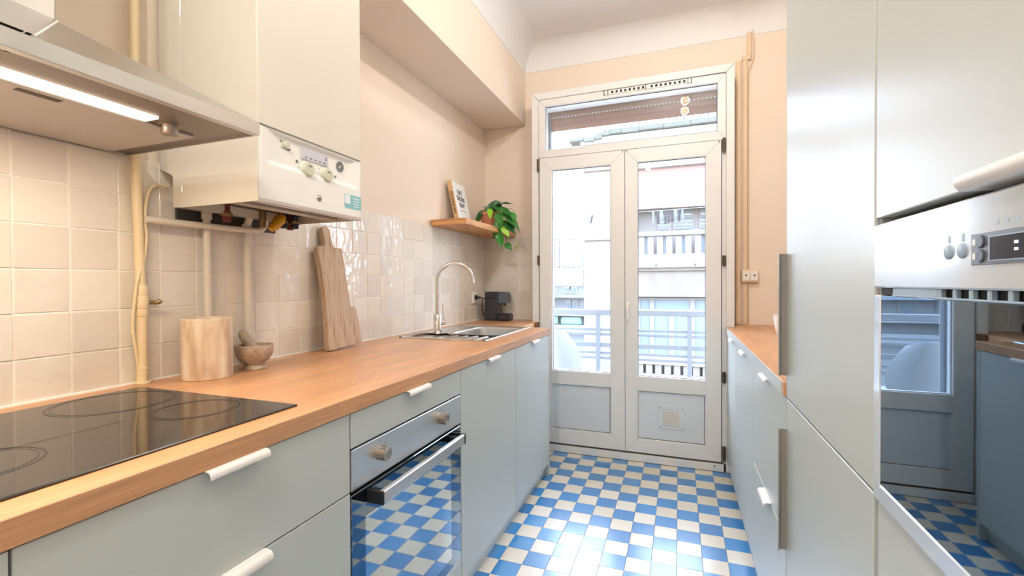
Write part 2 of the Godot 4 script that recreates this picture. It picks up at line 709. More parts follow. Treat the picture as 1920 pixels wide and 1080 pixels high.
func ceiling_lamp(at: Vector3, energy: float, label: String) -> void:
	var t := thing("ceiling_lamp", label, "ceiling lamp", at + Vector3(0, -0.14, 0))
	obj("ceiling_plate", B(at + Vector3(-0.04, -0.025, -0.17), at + Vector3(0.04, 0, 0.17), 0.006), M.handle_white, t)
	for s in [-1.0, 1.0]:
		var c := at + Vector3(0, 0, s * 0.13)
		obj("bulb_holder", MB.new().lathe([Vector2(0, 0), Vector2(0.018, 0), Vector2(0.022, -0.05), Vector2(0.0, -0.05)], Transform3D(Basis(), c + Vector3(0, -0.025, 0))), M.handle_white, t)
		var prof := []
		for k in 13:
			var a := PI * k / 12.0
			prof.append(Vector2(0.034 * sin(a), 0.034 * cos(a)))
		obj("bulb", MB.new().lathe(prof, Transform3D(Basis(), c + Vector3(0, -0.106, 0)), 20), M.bulb_glow, t)
		lamp(c + Vector3(0, -0.106, 0), energy, "bulb_light")


# ---------------------------------------------------------------- room shell
func room() -> void:
	# floor: a slab under square cement tiles
	var fl := solo("floor", B(Vector3(-1.6, -0.12, -3.5), Vector3(1.1, -0.009, 1.9)), M.floor_grout, "checkered floor of small blue and cream tiles", "floor", "", "structure")
	var P := 0.1032
	var tile := B(Vector3(-P / 2 + 0.0005, -0.009, -P / 2 + 0.0005), Vector3(P / 2 - 0.0005, 0, P / 2 - 0.0005), 0.0009).mesh()
	var part_tile := B(Vector3(-P / 2 + 0.0005, -0.009, -0.0355), Vector3(P / 2 - 0.0005, 0, 0.0355), 0.0009).mesh()
	var rest_b := MB.new()
	var rest_c := MB.new()
	for j in range(0, 47):
		for i in range(-9, 4):
			var blue := posmod(i + j, 2) == 0
			var x := -0.0113 + P * (i + 0.5)
			var z := -3.062 + P * (j - 0.5)
			if j == 0:
				z = -3.0985
			if j <= 15:
				var m: Material = M[("floor_blue_%d" if blue else "floor_cream_%d") % rng.randi_range(0, 2)]
				var tilt := Basis(Vector3.RIGHT, rng.randf_range(-0.004, 0.004)) * Basis(Vector3.BACK, rng.randf_range(-0.004, 0.004))
				put("floor_tile", part_tile if j == 0 else tile, m, Transform3D(tilt, Vector3(x, rng.randf_range(-0.0003, 0.0002), z)), fl)
			else:
				var at := Vector3(x, 0, z)
				(rest_b if blue else rest_c).box(at + Vector3(-P / 2 + 0.0005, -0.009, -P / 2 + 0.0005), at + Vector3(P / 2 - 0.0005, 0, P / 2 - 0.0005), 0.0009)
	obj("blue_tile_field", rest_b, M.floor_blue_0, fl).set_meta("kind", "stuff")
	obj("cream_tile_field", rest_c, M.floor_cream_0, fl).set_meta("kind", "stuff")

	# the wall behind the long worktop, its splashback of handmade tiles
	var wl := solo("wall_left", B(Vector3(-1.6, -0.1, -3.55), Vector3(-1.449, 3.0, 1.9)), M.wall_paint, "long cream wall with glazed off-white tile splashback behind the wooden worktop", "wall", "", "structure")
	obj("grout_bed", B(Vector3(-1.4495, 0.90, WALL_E - 0.008), Vector3(-1.4420, 1.5545, 0.6)), M.grout, wl)
	var T := 0.1058
	var H := 0.1065
	var shapes := []
	for k in 4:
		var w := T - 0.0022 - 0.0008 * k
		shapes.append(B(Vector3(-0.0045, -H / 2 + 0.0011 + 0.0003 * k, -w / 2), Vector3(0.0045, H / 2 - 0.0012, w / 2), 0.0016).mesh())
	for c in range(-6, 26):
		for r in 6:
			var z1 := -0.695 - T * c
			var z0 := z1 - T
			var y := 0.9155 + H * (r + 0.5)
			var tilt := Basis(Vector3.UP, rng.randf_range(-0.012, 0.012)) * Basis(Vector3.BACK, rng.randf_range(-0.01, 0.01))
			var m: Material = M["zellige_%d" % rng.randi_range(0, 4)]
			if z0 < WALL_E:
				obj("wall_tile", B(Vector3(-1.4485, y - H / 2 + 0.001, WALL_E + 0.001), Vector3(-1.4402, y + H / 2 - 0.001, z1 - 0.001), 0.0015), m, wl)
			else:
				put("wall_tile", shapes[rng.randi_range(0, 3)], m, Transform3D(tilt, Vector3(-1.4448 + rng.randf_range(-0.0006, 0.0006), y, (z0 + z1) / 2.0)), wl)

	# the wall round the balcony door
	var we := thing("wall_end", "cream end wall around the white balcony door, tiled beside the worktop", "wall", Vector3(0, 0, -3.45), "", "structure")
	obj("wall_panel", B(Vector3(-1.6, -0.1, -3.56), Vector3(-0.97, 3.0, -3.339)), M.wall_paint, we)
	obj("wall_panel", B(Vector3(0.30, -0.1, -3.56), Vector3(1.1, 3.0, -3.339)), M.wall_paint, we)
	obj("wall_panel", B(Vector3(-0.97, 2.53, -3.56), Vector3(0.30, 3.0, -3.339)), M.wall_paint, we)
	obj("grout_bed", B(Vector3(-1.449, 0.90, -3.3395), Vector3(-0.99, 1.5545, -3.3322)), M.grout, we)
	for c in 5:
		for r in 6:
			var x0 := -1.44 + 0.052 + 0.106 * (c - 1)
			var x1 := minf(x0 + 0.106, -0.99)
			x0 = maxf(x0, -1.4395)
			var y := 0.9155 + H * (r + 0.5)
			if x1 - x0 < 0.01: continue
			obj("wall_tile", B(Vector3(x0 + 0.0011, y - H / 2 + 0.0011, -3.3385), Vector3(x1 - 0.0011, y + H / 2 - 0.0011, WALL_E + rng.randf_range(-0.0006, 0.0006)), 0.0015), M["zellige_%d" % rng.randi_range(0, 4)], we)

	solo("wall_right", B(Vector3(0.93, -0.1, -3.56), Vector3(1.1, 3.0, 1.9)), M.wall_paint, "cream wall behind the tall grey cabinets", "wall", "", "structure")
	solo("wall_back", B(Vector3(-1.6, -0.1, 1.75), Vector3(1.1, 3.0, 1.9)), M.wall_paint, "cream wall closing the near end of the kitchen", "wall", "", "structure")
	solo("ceiling", B(Vector3(-1.6, CEIL, -3.56), Vector3(1.1, 3.1, 1.9)), M.ceiling_paint, "plain white ceiling", "ceiling", "", "structure")
	solo("wall_soffit", B(Vector3(-1.4495, 2.407, -3.34), Vector3(-1.11, CEIL + 0.01, 1.8), 0.002), M.wall_paint, "boxed cream soffit running along the top of the long tiled wall", "soffit", "", "structure")

	# hollow plaster coving under the ceiling
	var cove := [Vector2(0, 0), Vector2(0.15, 0)]
	for k in 11:
		var a := PI / 2 * k / 10.0
		cove.append(Vector2(0.004 + 0.146 * (1.0 - sin(a)), -0.001 - 0.144 * (1.0 - cos(a))))
	cove.append(Vector2(0.004, -0.147))
	cove.append(Vector2(0, -0.147))
	var ce := MB.new().prism(cove, -0.93, 1.11, Transform3D(Basis(Vector3(0, 0, 1), Vector3(0, 1, 0), Vector3(-1, 0, 0)), Vector3(0, CEIL, -3.339)))
	solo("trim_1", ce, M.ceiling_paint, "white plaster coving above the balcony door", "coving", "", "structure")
	var cs := MB.new().prism(cove, -3.339, 1.75, Transform3D(Basis(), Vector3(-1.111, CEIL, 0)))
	solo("trim_2", cs, M.ceiling_paint, "white plaster coving along the top of the boxed soffit", "coving", "", "structure")


# ---------------------------------------------------------------- balcony door
func mitred(x0: float, x1: float, y0: float, y1: float, a0: float, a1: float, b0: float, b1: float, zf: float, depth: float, m: Material, parent: Node, names := ["stile", "rail"]) -> void:
	var g := 0.0005
	var polys := [
		[names[0], [Vector2(x0, y0), Vector2(a0, b0 + g), Vector2(a0, b1 - g), Vector2(x0, y1)]],
		[names[0], [Vector2(x1, y0), Vector2(a1, b0 + g), Vector2(a1, b1 - g), Vector2(x1, y1)]],
		[names[1], [Vector2(x0 + g, y1), Vector2(a0, b1 + g), Vector2(a1, b1 + g), Vector2(x1 - g, y1)]],
		[names[1], [Vector2(x0 + g, y0), Vector2(a0, b0 - g), Vector2(a1, b0 - g), Vector2(x1 - g, y0)]],
	]
	for p in polys:
		obj(p[0], MB.new().prism(p[1], zf - depth, zf, Transform3D(), 0.0016), m, parent)


func infill(x0: float, x1: float, y0: float, y1: float, z: float, thick: float, m: Material, called: String, parent: Node) -> void:
	# a pane or panel, a sloping glazing bead all round and a thin dark seal
	obj(called, B(Vector3(x0 - 0.008, y0 - 0.008, z - thick), Vector3(x1 + 0.008, y1 + 0.008, z)), m, parent)
	var s := MB.new()
	var w := 0.0035
	s.box(Vector3(x0, y0, z), Vector3(x0 + w, y1, z + 0.004))
	s.box(Vector3(x1 - w, y0, z), Vector3(x1, y1, z + 0.004))
	s.box(Vector3(x0, y0, z), Vector3(x1, y0 + w, z + 0.004))
	s.box(Vector3(x0, y1 - w, z), Vector3(x1, y1, z + 0.004))
	obj("seal", s, M.gasket, parent)


func bead(x0: float, x1: float, y0: float, y1: float, zf: float, zb: float, parent: Node) -> void:
	var w := 0.013
	var s := MB.new()
	var o := [Vector3(x0 - w, y0 - w, zf), Vector3(x1 + w, y0 - w, zf), Vector3(x1 + w, y1 + w, zf), Vector3(x0 - w, y1 + w, zf)]
	var i := [Vector3(x0, y0, zb), Vector3(x1, y0, zb), Vector3(x1, y1, zb), Vector3(x0, y1, zb)]
	var nn := [Vector3(0, 1, 1), Vector3(-1, 0, 1), Vector3(0, -1, 1), Vector3(1, 0, 1)]
	for k in 4:
		s.quad(o[k], o[(k + 1) % 4], i[(k + 1) % 4], i[k], nn[k].normalized())
	obj("glazing_bead", s, M.pvc, parent)


func door_wall() -> void:
	var back := -3.40
	# fixed frame standing proud of the wall
	var fr := thing("trim_3", "white casing and fixed frame around the double balcony door", "door frame", Vector3(-0.336, 0, DOOR), "", "structure")
	var d := DOOR - back
	for p in [["side_casing", [Vector2(-0.995, 0), Vector2(-0.946, 0), Vector2(-0.946, 2.500), Vector2(-0.995, 2.551)]],
			["side_casing", [Vector2(0.322, 0), Vector2(0.275, 0), Vector2(0.275, 2.505), Vector2(0.322, 2.554)]],
			["head_casing", [Vector2(-0.994, 2.552), Vector2(-0.945, 2.501), Vector2(0.274, 2.506), Vector2(0.321, 2.555)]]]:
		obj(p[0], MB.new().prism(p[1], back, DOOR, Transform3D(), 0.003), M.pvc, fr)
	obj("sill", B(Vector3(-0.946, 0.0, back), Vector3(0.262, 0.05, DOOR), 0.003), M.pvc, fr)
	obj("threshold_seam", B(Vector3(-0.946, 0.05, back), Vector3(0.262, 0.064, DOOR - 0.012)), M.seam_brown, fr)
	for e in [[-0.946, -0.938], [0.249, 0.2755]]:
		obj("rebate", B(Vector3(e[0], 0.05, back), Vector3(e[1], 2.09, DOOR - 0.012), 0.001), M.pvc, fr)
		obj("rebate_gap", B(Vector3(e[0] - 0.001, 0.05, DOOR - 0.02), Vector3(e[0] + 0.002, 2.09, DOOR - 0.0085)), M.seam_brown, fr)
	obj("sill_screw", cyl(Vector3(0.206, 0.034, DOOR - 0.002), Vector3(0.206, 0.034, DOOR + 0.001), 0.005), M.seam_brown, fr)

	# two glazed leaves
	var leaves := [
		["left", -0.936, -0.3440, -0.846, -0.438, 0.580, 1.993, -0.850, -0.442, 0.168, 0.484, "left glazed balcony door leaf with plain lower panel, white chair behind it"],
		["right", -0.3410, 0.2455, -0.260, 0.157, 0.574, 1.994, -0.263, 0.152, 0.158, 0.478, "right glazed balcony door leaf with the handle and a vent grille in its panel"],
	]
	for k in 2:
		var l: Array = leaves[k]
		var t := thing("door_%d" % (k + 1), l[11], "door", Vector3((l[1] + l[2]) / 2, 0.066, DOOR), "", "structure")
		var zf := DOOR + 0.006
		mitred(l[1], l[2], 0.066, 2.084, l[3], l[4], l[9], l[6], zf, 0.062, M.pvc, t)
		obj("middle_rail", MB.new().prism([Vector2(l[3] + 0.0006, l[10]), Vector2(l[4] - 0.0006, l[10]), Vector2(l[4] - 0.0006, l[5]), Vector2(l[3] + 0.0006, l[5])], zf - 0.062, zf, Transform3D(), 0.0016), M.pvc, t)
		infill(l[3], l[4], l[5], l[6], zf - 0.02, 0.006, M.pane, "pane", t)
		bead(l[3] + 0.001, l[4] - 0.001, l[5] + 0.001, l[6] - 0.001, zf + 0.0005, zf - 0.014, t)
		infill(l[7], l[8], l[9], l[10], zf - 0.016, 0.024, M.pvc_panel, "lower_panel", t)
		bead(l[7] + 0.001, l[8] - 0.001, l[9] + 0.001, l[10] - 0.001, zf + 0.0005, zf - 0.012, t)
		for y in ([2.035, 1.36] if k == 0 else [2.05, 1.33, 0.60, 0.12]):
			var x: float = -0.945 if k == 0 else 0.262
			var hh := 0.046 if y > 1.9 or y < 0.2 else 0.034
			var hg := obj("hinge", MB.new().tube([Vector3(x, y - hh, DOOR + 0.006), Vector3(x, y - hh * 0.9, DOOR + 0.006), Vector3(x, y + hh * 0.9, DOOR + 0.006), Vector3(x, y + hh, DOOR + 0.006)], [0.006, 0.0095, 0.0095, 0.006], 14), M.hinge_metal, t)
			obj("hinge_plate", B(Vector3(x - 0.010, y - hh * 0.5, DOOR - 0.004), Vector3(x + 0.010, y + hh * 0.5, DOOR + 0.004), 0.001), M.hinge_metal, hg)
		if k == 1:
			var h := obj("door_handle", B(Vector3(-0.334, 0.965, zf), Vector3(-0.310, 1.075, zf + 0.008), 0.004), M.socket_white, t)
			obj("lever", MB.new().tube(bend([Vector3(-0.322, 1.055, zf + 0.006), Vector3(-0.322, 1.055, zf + 0.04), Vector3(-0.322, 0.955, zf + 0.042)], 0.014), 0.0085, 12), M.socket_white, h)
			# grille
			var gz := zf - 0.016
			var gb := MB.new()
			gb.box(Vector3(-0.127, 0.240, gz), Vector3(-0.100, 0.384, gz + 0.006), 0.001)
			gb.box(Vector3(0.000, 0.240, gz), Vector3(0.027, 0.384, gz + 0.006), 0.001)
			gb.box(Vector3(-0.100, 0.240, gz), Vector3(0.000, 0.263, gz + 0.006), 0.001)
			gb.box(Vector3(-0.100, 0.361, gz), Vector3(0.000, 0.384, gz + 0.006), 0.001)
			var gr := obj("vent_grille", gb, M.pvc_panel, t)
			for q in 9:
				var y := 0.269 + 0.0108 * q
				obj("louvre", MB.new().box(Vector3(-0.05, -0.0008, -0.006), Vector3(0.05, 0.0008, 0.006), 0.0, 0, Transform3D(Basis(Vector3.RIGHT, 0.6), Vector3(-0.05, y, gz + 0.0045))), M.handle_white, gr)
			for sx in [-0.117, 0.017]:
				for sy in [0.25, 0.374]:
					obj("screw", cyl(Vector3(sx, sy, gz + 0.005), Vector3(sx, sy, gz + 0.008), 0.0035, 10), M.hinge_metal, gr)
		for x in [l[1] + 0.02, l[2] - 0.012]:
			if k == 0 and x < -0.5: continue
			if k == 1 and x < 0: x = l[1] + 0.012
			obj("drain_cap", B(Vector3(x - 0.002, 2.068, zf), Vector3(x + 0.002, 2.082, zf + 0.003), 0.0008), M.hinge_metal, t)

	# transom light over the leaves
	var w := thing("window_1", "wide low transom window above the balcony door with a rolled shutter behind", "window", Vector3(-0.336, 2.087, DOOR), "", "structure")
	mitred(-0.944, 0.273, 2.088, 2.498, -0.895, 0.226, 2.142, 2.447, DOOR + 0.001, 0.06, M.pvc, w, ["side_rail", "rail"])
	infill(-0.895, 0.226, 2.142, 2.447, DOOR - 0.019, 0.006, M.pane, "pane", w)
	bead(-0.894, 0.225, 2.143, 2.446, DOOR + 0.0015, DOOR - 0.014, w)
	# slotted air inlet along its top rail
	var v := obj("air_inlet", MB.new().box(Vector3(-0.479, 2.468, 0), Vector3(0.076, 2.494, 0.006), 0.0015, 2, Transform3D(Basis(), Vector3(0, 0, DOOR + 0.001))), M.socket_white, w)
	for k in 16:
		var x := -0.43 + 0.0285 * k + (0.026 if k > 7 else 0.0)
		obj("slot", B(Vector3(x, 2.473, DOOR + 0.0055), Vector3(x + 0.014, 2.489, DOOR + 0.0085), 0.0005), M.black_matt, v)
	for x in [-0.477, -0.452, -0.206, 0.052, 0.072]:
		obj("bracket", B(Vector3(x - 0.002, 2.462, DOOR + 0.006), Vector3(x + 0.002, 2.498, DOOR + 0.010)), M.gasket, v)

	# roller shutter hanging behind the transom
	var rs := thing("roller_shutter", "mauve brown roller shutter rolled up behind the transom window", "shutter", Vector3(-0.336, 2.365, -3.44))
	for k in 5:
		var y := 2.365 + 0.05 * k
		obj("slat", MB.new().prism([Vector2(-0.006, 0.001), Vector2(0.002, 0.001), Vector2(0.006, 0.012), Vector2(0.006, 0.038), Vector2(0.002, 0.049), Vector2(-0.006, 0.049)], -1.0, 0.33, Transform3D(Basis(Vector3(0, 0, 1), Vector3(0, 1, 0), Vector3(1, 0, 0)) * Basis.from_scale(Vector3(1, 1, 1)), Vector3(0, y, -3.436)), 0.0), M.shutter_brown, rs)
	for k in 46:
		var x := -0.93 + 0.0262 * k
		obj("painted_light_slot", B(Vector3(x, 2.4655, -3.4345), Vector3(x + 0.013, 2.4715, -3.4285), 0.0), M.slot_daylight_paint, rs)  # pale solid boxes paint the daylight showing through the shutter slots
	obj("guide_rail", B(Vector3(-0.968, 0.0, -3.46), Vector3(-0.928, 2.5, -3.41), 0.003), M.rail_paint, rs)
	obj("guide_rail", B(Vector3(0.262, 0.0, -3.46), Vector3(0.30, 2.5, -3.41), 0.003), M.rail_paint, rs)

	# cable covers, cable and switch to the right of the door
	solo("cable_trunking", B(Vector3(0.349, 0.919, -3.339), Vector3(0.378, 2.640, -3.322), 0.003), M.trunking, "beige cable trunking strip running up right against the door casing", "trunking", "cable trunking strips")
	var tk := B(Vector3(0.389, 0.919, -3.339), Vector3(0.417, 2.655, -3.320), 0.003)
	tk.box(Vector3(0.383, 2.640, -3.339), Vector3(0.436, 2.668, -3.318), 0.003)
	tk.box(Vector3(0.414, 2.655, -3.339), Vector3(0.440, 2.82, -3.324), 0.003)
	solo("cable_trunking", tk, M.trunking, "beige cable trunking strip with the stepped top, beside the double light switch", "trunking", "cable trunking strips")
	solo("cable", MB.new().tube([Vector3(0.424, 0.925, -3.334), Vector3(0.424, 1.2, -3.334), Vector3(0.424, 1.9, -3.334), Vector3(0.425, 2.55, -3.334), Vector3(0.436, 2.60, -3.33), Vector3(0.452, 2.66, -3.322), Vector3(0.452, 2.76, -3.322), Vector3(0.446, 2.83, -3.325)], 0.0045, 8), M.trunking, "thin beige cable running up the end wall to the coving", "cable")
	var so := thing("light_switch", "double cream surface switch on the end wall above the right worktop", "switch", Vector3(0.43, 1.195, -3.33))
	obj("back_box", B(Vector3(0.381, 1.196, -3.339), Vector3(0.479, 1.276, -3.300), 0.004), M.socket_cream, so)
	for x in [0.406, 0.454]:
		var r := obj("rocker", B(Vector3(x - 0.021, 1.206, -3.302), Vector3(x + 0.021, 1.266, -3.294), 0.003), M.socket_white, so)
		obj("indicator", cyl(Vector3(x, 1.24, -3.295), Vector3(x, 1.24, -3.2925), 0.006, 12), M.hinge_metal, r)


# ---------------------------------------------------------------- fronts and handles
const LIP := [Vector2(-0.017, 0.0018), Vector2(0.012, 0.0018), Vector2(0.018, 0.0005), Vector2(0.022, -0.004), Vector2(0.0235, -0.010), Vector2(0.0225, -0.0155), Vector2(0.0205, -0.0155), Vector2(0.0205, -0.010), Vector2(0.019, -0.006), Vector2(0.015, -0.0025), Vector2(0.010, -0.001), Vector2(-0.017, -0.001)]


func lip_handle(length: float, xf: Transform3D, k := 1.0) -> MB:
	var poly := []
	for p in LIP:
		poly.append(p * k)
	return MB.new().prism(poly, -length / 2, length / 2, xf, 0.0006 * k)


func handle_l(y: float, z: float, parent: Node, k := 0.82, length := 0.12) -> void:
	obj("handle", lip_handle(length, Transform3D(Basis(), Vector3(CAB_L, y, z)), k), M.handle_white, parent)


func handle_r(y: float, z: float, parent: Node, k := 0.82, length := 0.12) -> void:
	obj("handle", lip_handle(length, Transform3D(Basis(Vector3(-1, 0, 0), Vector3(0, 1, 0), Vector3(0, 0, -1)), Vector3(CAB_R, y, z)), k), M.handle_white, parent)


func front_l(called: String, y0: float, y1: float, z0: float, z1: float, parent: Node) -> MeshInstance3D:
	return obj(called, B(Vector3(CAB_L - 0.018, y0, z0 + 0.0016), Vector3(CAB_L, y1, z1 - 0.0016), 0.0012), M.front_paint, parent)


func front_r(called: String, y0: float, y1: float, z0: float, z1: float, parent: Node) -> MeshInstance3D:
	return obj(called, B(Vector3(CAB_R, y0, z0 + 0.0016), Vector3(CAB_R + 0.018, y1, z1 - 0.0016), 0.0012), M.front_paint, parent)


func carcass_l(z0: float, z1: float, t: Node, y0 := 0.083) -> void:
	obj("body", B(Vector3(-1.36, y0, z0 + 0.0005), Vector3(CAB_L - 0.0195, 0.879, z1 - 0.0005)), M.carcass, t)
	obj("plinth", B(Vector3(CAB_L - 0.05, 0.001, z0 + 0.0005), Vector3(CAB_L - 0.034, 0.083, z1 - 0.0005)), M.front_paint, t)


func carcass_r(z0: float, z1: float, t: Node, top := 0.879) -> void:
	obj("body", B(Vector3(CAB_R + 0.0195, 0.083, z0 + 0.0005), Vector3(0.90, top, z1 - 0.0005)), M.carcass, t)
	obj("plinth", B(Vector3(CAB_R + 0.022, 0.001, z0 + 0.0005), Vector3(CAB_R + 0.038, 0.083, z1 - 0.0005)), M.front_paint, t)


func left_run() -> void:
	var c := thing("base_cabinet", "grey base cabinet at the near end of the long worktop, mostly out of view", "cabinet", Vector3(-1.06, 0, 0.0))
	carcass_l(-0.304, 0.29, c)
	front_l("door", 0.083, 0.877, -0.304, 0.29, c)

	c = thing("drawer_cabinet", "grey drawer cabinet with two white handles under the induction hob", "cabinet", Vector3(-1.06, 0, -0.606))
	carcass_l(-0.908, -0.304, c)
	var f := front_l("drawer", 0.6845, 0.877, -0.908, -0.304, c)
	handle_l(0.8785, -0.601, f)
	f = front_l("drawer", 0.285, 0.6815, -0.908, -0.304, c)
	handle_l(0.6825, -0.601, f, 1.0)
	f = front_l("drawer", 0.083, 0.282, -0.908, -0.304, c)

	c = thing("oven_cabinet", "grey cabinet with one slim drawer above the built-in oven", "cabinet", Vector3(-1.06, 0, -1.208))
	obj("body", B(Vector3(-1.36, 0.79, -1.5075), Vector3(CAB_L - 0.0195, 0.879, -0.9085)), M.carcass, c)
	for z in [-1.5075, -0.9245]:
		obj("side", B(Vector3(-1.36, 0.083, z), Vector3(CAB_L - 0.0195, 0.79, z + 0.016)), M.gap_dark, c)
	obj("plinth", B(Vector3(CAB_L - 0.05, 0.001, -1.5075), Vector3(CAB_L - 0.034, 0.083, -0.9085)), M.front_paint, c)
	f = front_l("drawer", 0.7905, 0.877, -1.508, -0.908, c)
	handle_l(0.8785, -1.208, f)
	front_l("bottom_panel", 0.083, 0.179, -1.508, -0.908, c)

	c = thing("base_cabinet", "grey cabinet with a tall single door between the oven and the sink cabinet", "cabinet", Vector3(-1.06, 0, -1.81))
	carcass_l(-2.108, -1.508, c)
	f = front_l("door", 0.083, 0.877, -2.108, -1.508, c)
	handle_l(0.8785, -1.808, f)

	c = thing("sink_cabinet", "grey sink cabinet, the last of the long run before the balcony door", "cabinet", Vector3(-1.06, 0, -2.41))
	obj("body", B(Vector3(-1.36, 0.083, -2.71), Vector3(CAB_L - 0.0195, 0.70, -2.1085)), M.carcass, c)
	obj("plinth", B(Vector3(CAB_L - 0.05, 0.001, -2.71), Vector3(CAB_L - 0.034, 0.083, -2.1085)), M.front_paint, c)
	f = front_l("door", 0.083, 0.877, -2.709, -2.108, c)
	handle_l(0.8785, -2.415, f)
	obj("end_panel", B(Vector3(-1.40, 0.001, -2.727), Vector3(CAB_L, 0.879, -2.711), 0.001), M.front_paint, c)

	# worktop with an opening for the sink and a narrow tail towards the corner
	var w := thing("worktop", "long oak stave worktop along the tiled wall", "worktop", Vector3(-1.1, 0.88, -1.3))
	var b := MB.new()
	var e := -0.752
	b.box(Vector3(WALL_L - 0.004, 0.88, -2.005), Vector3(e, TOP, 0.30), 0.0012)
	b.box(Vector3(WALL_L - 0.004, 0.88, -2.705), Vector3(-1.345, TOP, -2.005), 0.0)
	b.box(Vector3(-0.885, 0.88, -2.705), Vector3(e, TOP, -2.005), 0.0012)
	b.box(Vector3(WALL_L - 0.004, 0.88, -2.735), Vector3(e, TOP, -2.705), 0.0012)
	b.box(Vector3(WALL_L - 0.004, 0.88, -3.133), Vector3(-0.957, TOP, -2.735), 0.0012)
	b.box(Vector3(WALL_L - 0.004, 0.88, -3.333), Vector3(-0.997, TOP, -3.133), 0.0)
	obj("board", b, M.worktop_wood, w)
	obj("end_cap", B(Vector3(-0.957, 0.881, -3.134), Vector3(-0.945, TOP - 0.001, -3.06), 0.001), M.board_edge, w)
	var sl := MB.new()
	sl.box(Vector3(WALL_L - 0.002, TOP - 0.002, -3.33), Vector3(WALL_L + 0.006, TOP + 0.005, 0.3), 0.002)
	sl.box(Vector3(WALL_L, TOP - 0.002, -3.332), Vector3(-0.997, TOP + 0.005, -3.324), 0.002)
	obj("sealant", sl, M.socket_white, w)


# ---------------------------------------------------------------- hood and hob
func hood_and_hob() -> void:
	var h := thing("range_hood", "stainless steel cooker hood with a lit underside beside the boiler", "cooker hood", Vector3(-1.2, 1.553, -0.37))
	var zc := -0.37
	var zr := -0.822
	var zl := 0.082
	# rim
	var rim := MB.new()
	rim.box(Vector3(-0.962, 1.553, zr), Vector3(-0.943, 1.583, zl), 0.001)
	rim.box(Vector3(-1.438, 1.553, zr), Vector3(-0.962, 1.583, zr + 0.004), 0.0)
	rim.box(Vector3(-1.438, 1.553, zl - 0.004), Vector3(-0.962, 1.583, zl), 0.0)
	obj("rim", rim, M.steel, h)
	# upper faces: a curved middle and flat wings
	var up := MB.new()
	var mid := MB.new()
	var hip := []
	for k in 13:
		var t := k / 12.0
		hip.append(Vector3(-1.15 + 0.206 * t, 1.715 - 0.132 * t, 0.17 - 0.126 * t))
	for s in [-1.0, 1.0]:
		for k in 12:
			var a: Vector3 = hip[k]
			var q: Vector3 = hip[k + 1]
			var pa := Vector3(a.x, a.y, zc + s * a.z)
			var pb := Vector3(q.x, q.y, zc + s * q.z)
			var cc := Vector3(-0.944, 1.583, zc + s * 0.452)
			var nn := (pb - pa).cross(cc - pa).normalized()
			if nn.x < 0: nn = -nn
			up.tri(pa, pb, cc, nn, nn, nn)
		var a0 := Vector3(-1.44, 1.715, zc + s * 0.17)
		var a1 := Vector3(-1.15, 1.715, zc + s * 0.17)
		var a2 := Vector3(-0.944, 1.583, zc + s * 0.452)
		var a3 := Vector3(-1.44, 1.583, zc + s * 0.452)
		up.quad(a0, a1, a2, a3, Vector3(0.2, 1, s * 0.5).normalized())
	mid.skin(func(u, v): 
		var t: float = u
		var p: Vector3 = Vector3(-1.15 + 0.206 * t, 1.715 - 0.132 * t, 0)
		var hw := 0.17 - 0.126 * t
		return p + Vector3(0.002, 0.003, zc + lerpf(-hw, hw, v)), 14, 4)
	for s in [-1.0, 1.0]:
		var line := []
		for q in hip:
			line.append(Vector3(q.x, q.y + 0.001, zc + s * q.z))
		obj("painted_edge_glint", MB.new().tube(line, 0.0028, 8), M.handle_white, h)  # white bead paints the light caught along the hip
	obj("canopy_wing", up, M.steel, h)
	obj("canopy_middle", mid, M.steel, h)
	obj("chimney", B(Vector3(-1.438, 1.714, zc - 0.17), Vector3(-1.15, 2.406, zc + 0.17), 0.004), M.steel, h)
	# underside
	obj("underside", B(Vector3(-1.438, 1.560, zr + 0.004), Vector3(-0.962, 1.566, zl - 0.004)), M.hood_under, h)
	var fp := obj("grease_filter", B(Vector3(-1.432, 1.5535, -0.782), Vector3(-1.112, 1.561, -0.376), 0.002), M.hood_filter, h)
	obj("latch", B(Vector3(-1.14, 1.5525, -0.535), Vector3(-1.122, 1.555, -0.470), 0.001), M.hinge_metal, fp)
	fp = obj("grease_filter", B(Vector3(-1.432, 1.5535, -0.370), Vector3(-1.112, 1.561, 0.04), 0.002), M.hood_filter, h)
	obj("latch", B(Vector3(-1.14, 1.5525, -0.15), Vector3(-1.122, 1.555, -0.085), 0.001), M.hinge_metal, fp)
	obj("light_strip", B(Vector3(-1.103, 1.5545, -0.668), Vector3(-1.058, 1.561, -0.07), 0.001), M.hood_light_glow, h)
	for e in [-0.6, -0.4]:
		obj("screw", cyl(Vector3(-0.985, 1.5605, e), Vector3(-0.985, 1.5585, e), 0.003, 10), M.knob_steel, h)
	var al := AreaLight3D.new()
	al.name = "hood_light"
	al.area_size = Vector2(0.045, 0.55)
	al.light_color = rgb(255, 236, 212)
	al.light_energy = 0.5
	al.area_range = 8.0
	al.area_attenuation = 2.0
	al.shadow_enabled = true
	al.transform = Transform3D(Basis(Vector3.RIGHT, -PI / 2), Vector3(-1.08, 1.552, -0.37))
	add_child(al)
	var kb := obj("speed_knob", MB.new().lathe([Vector2(0, 0.022), Vector2(0.023, 0.022), Vector2(0.023, 0.0205), Vector2(0.0175, 0.020), Vector2(0.0165, 0.001), Vector2(0.015, -0.001), Vector2(0, -0.001)], Transform3D(Basis(), Vector3(-1.092, 1.5385, -0.712)), 28), M.knob_steel, h)

	# induction hob
	var g := thing("induction_hob", "black glass induction hob set on the worktop below the hood", "hob", Vector3(-1.09, TOP, -0.51))
	obj("glass", B(Vector3(-1.36, TOP, -0.805), Vector3(-0.817, TOP + 0.0045, -0.225), 0.0015), M.hob_glass, g)
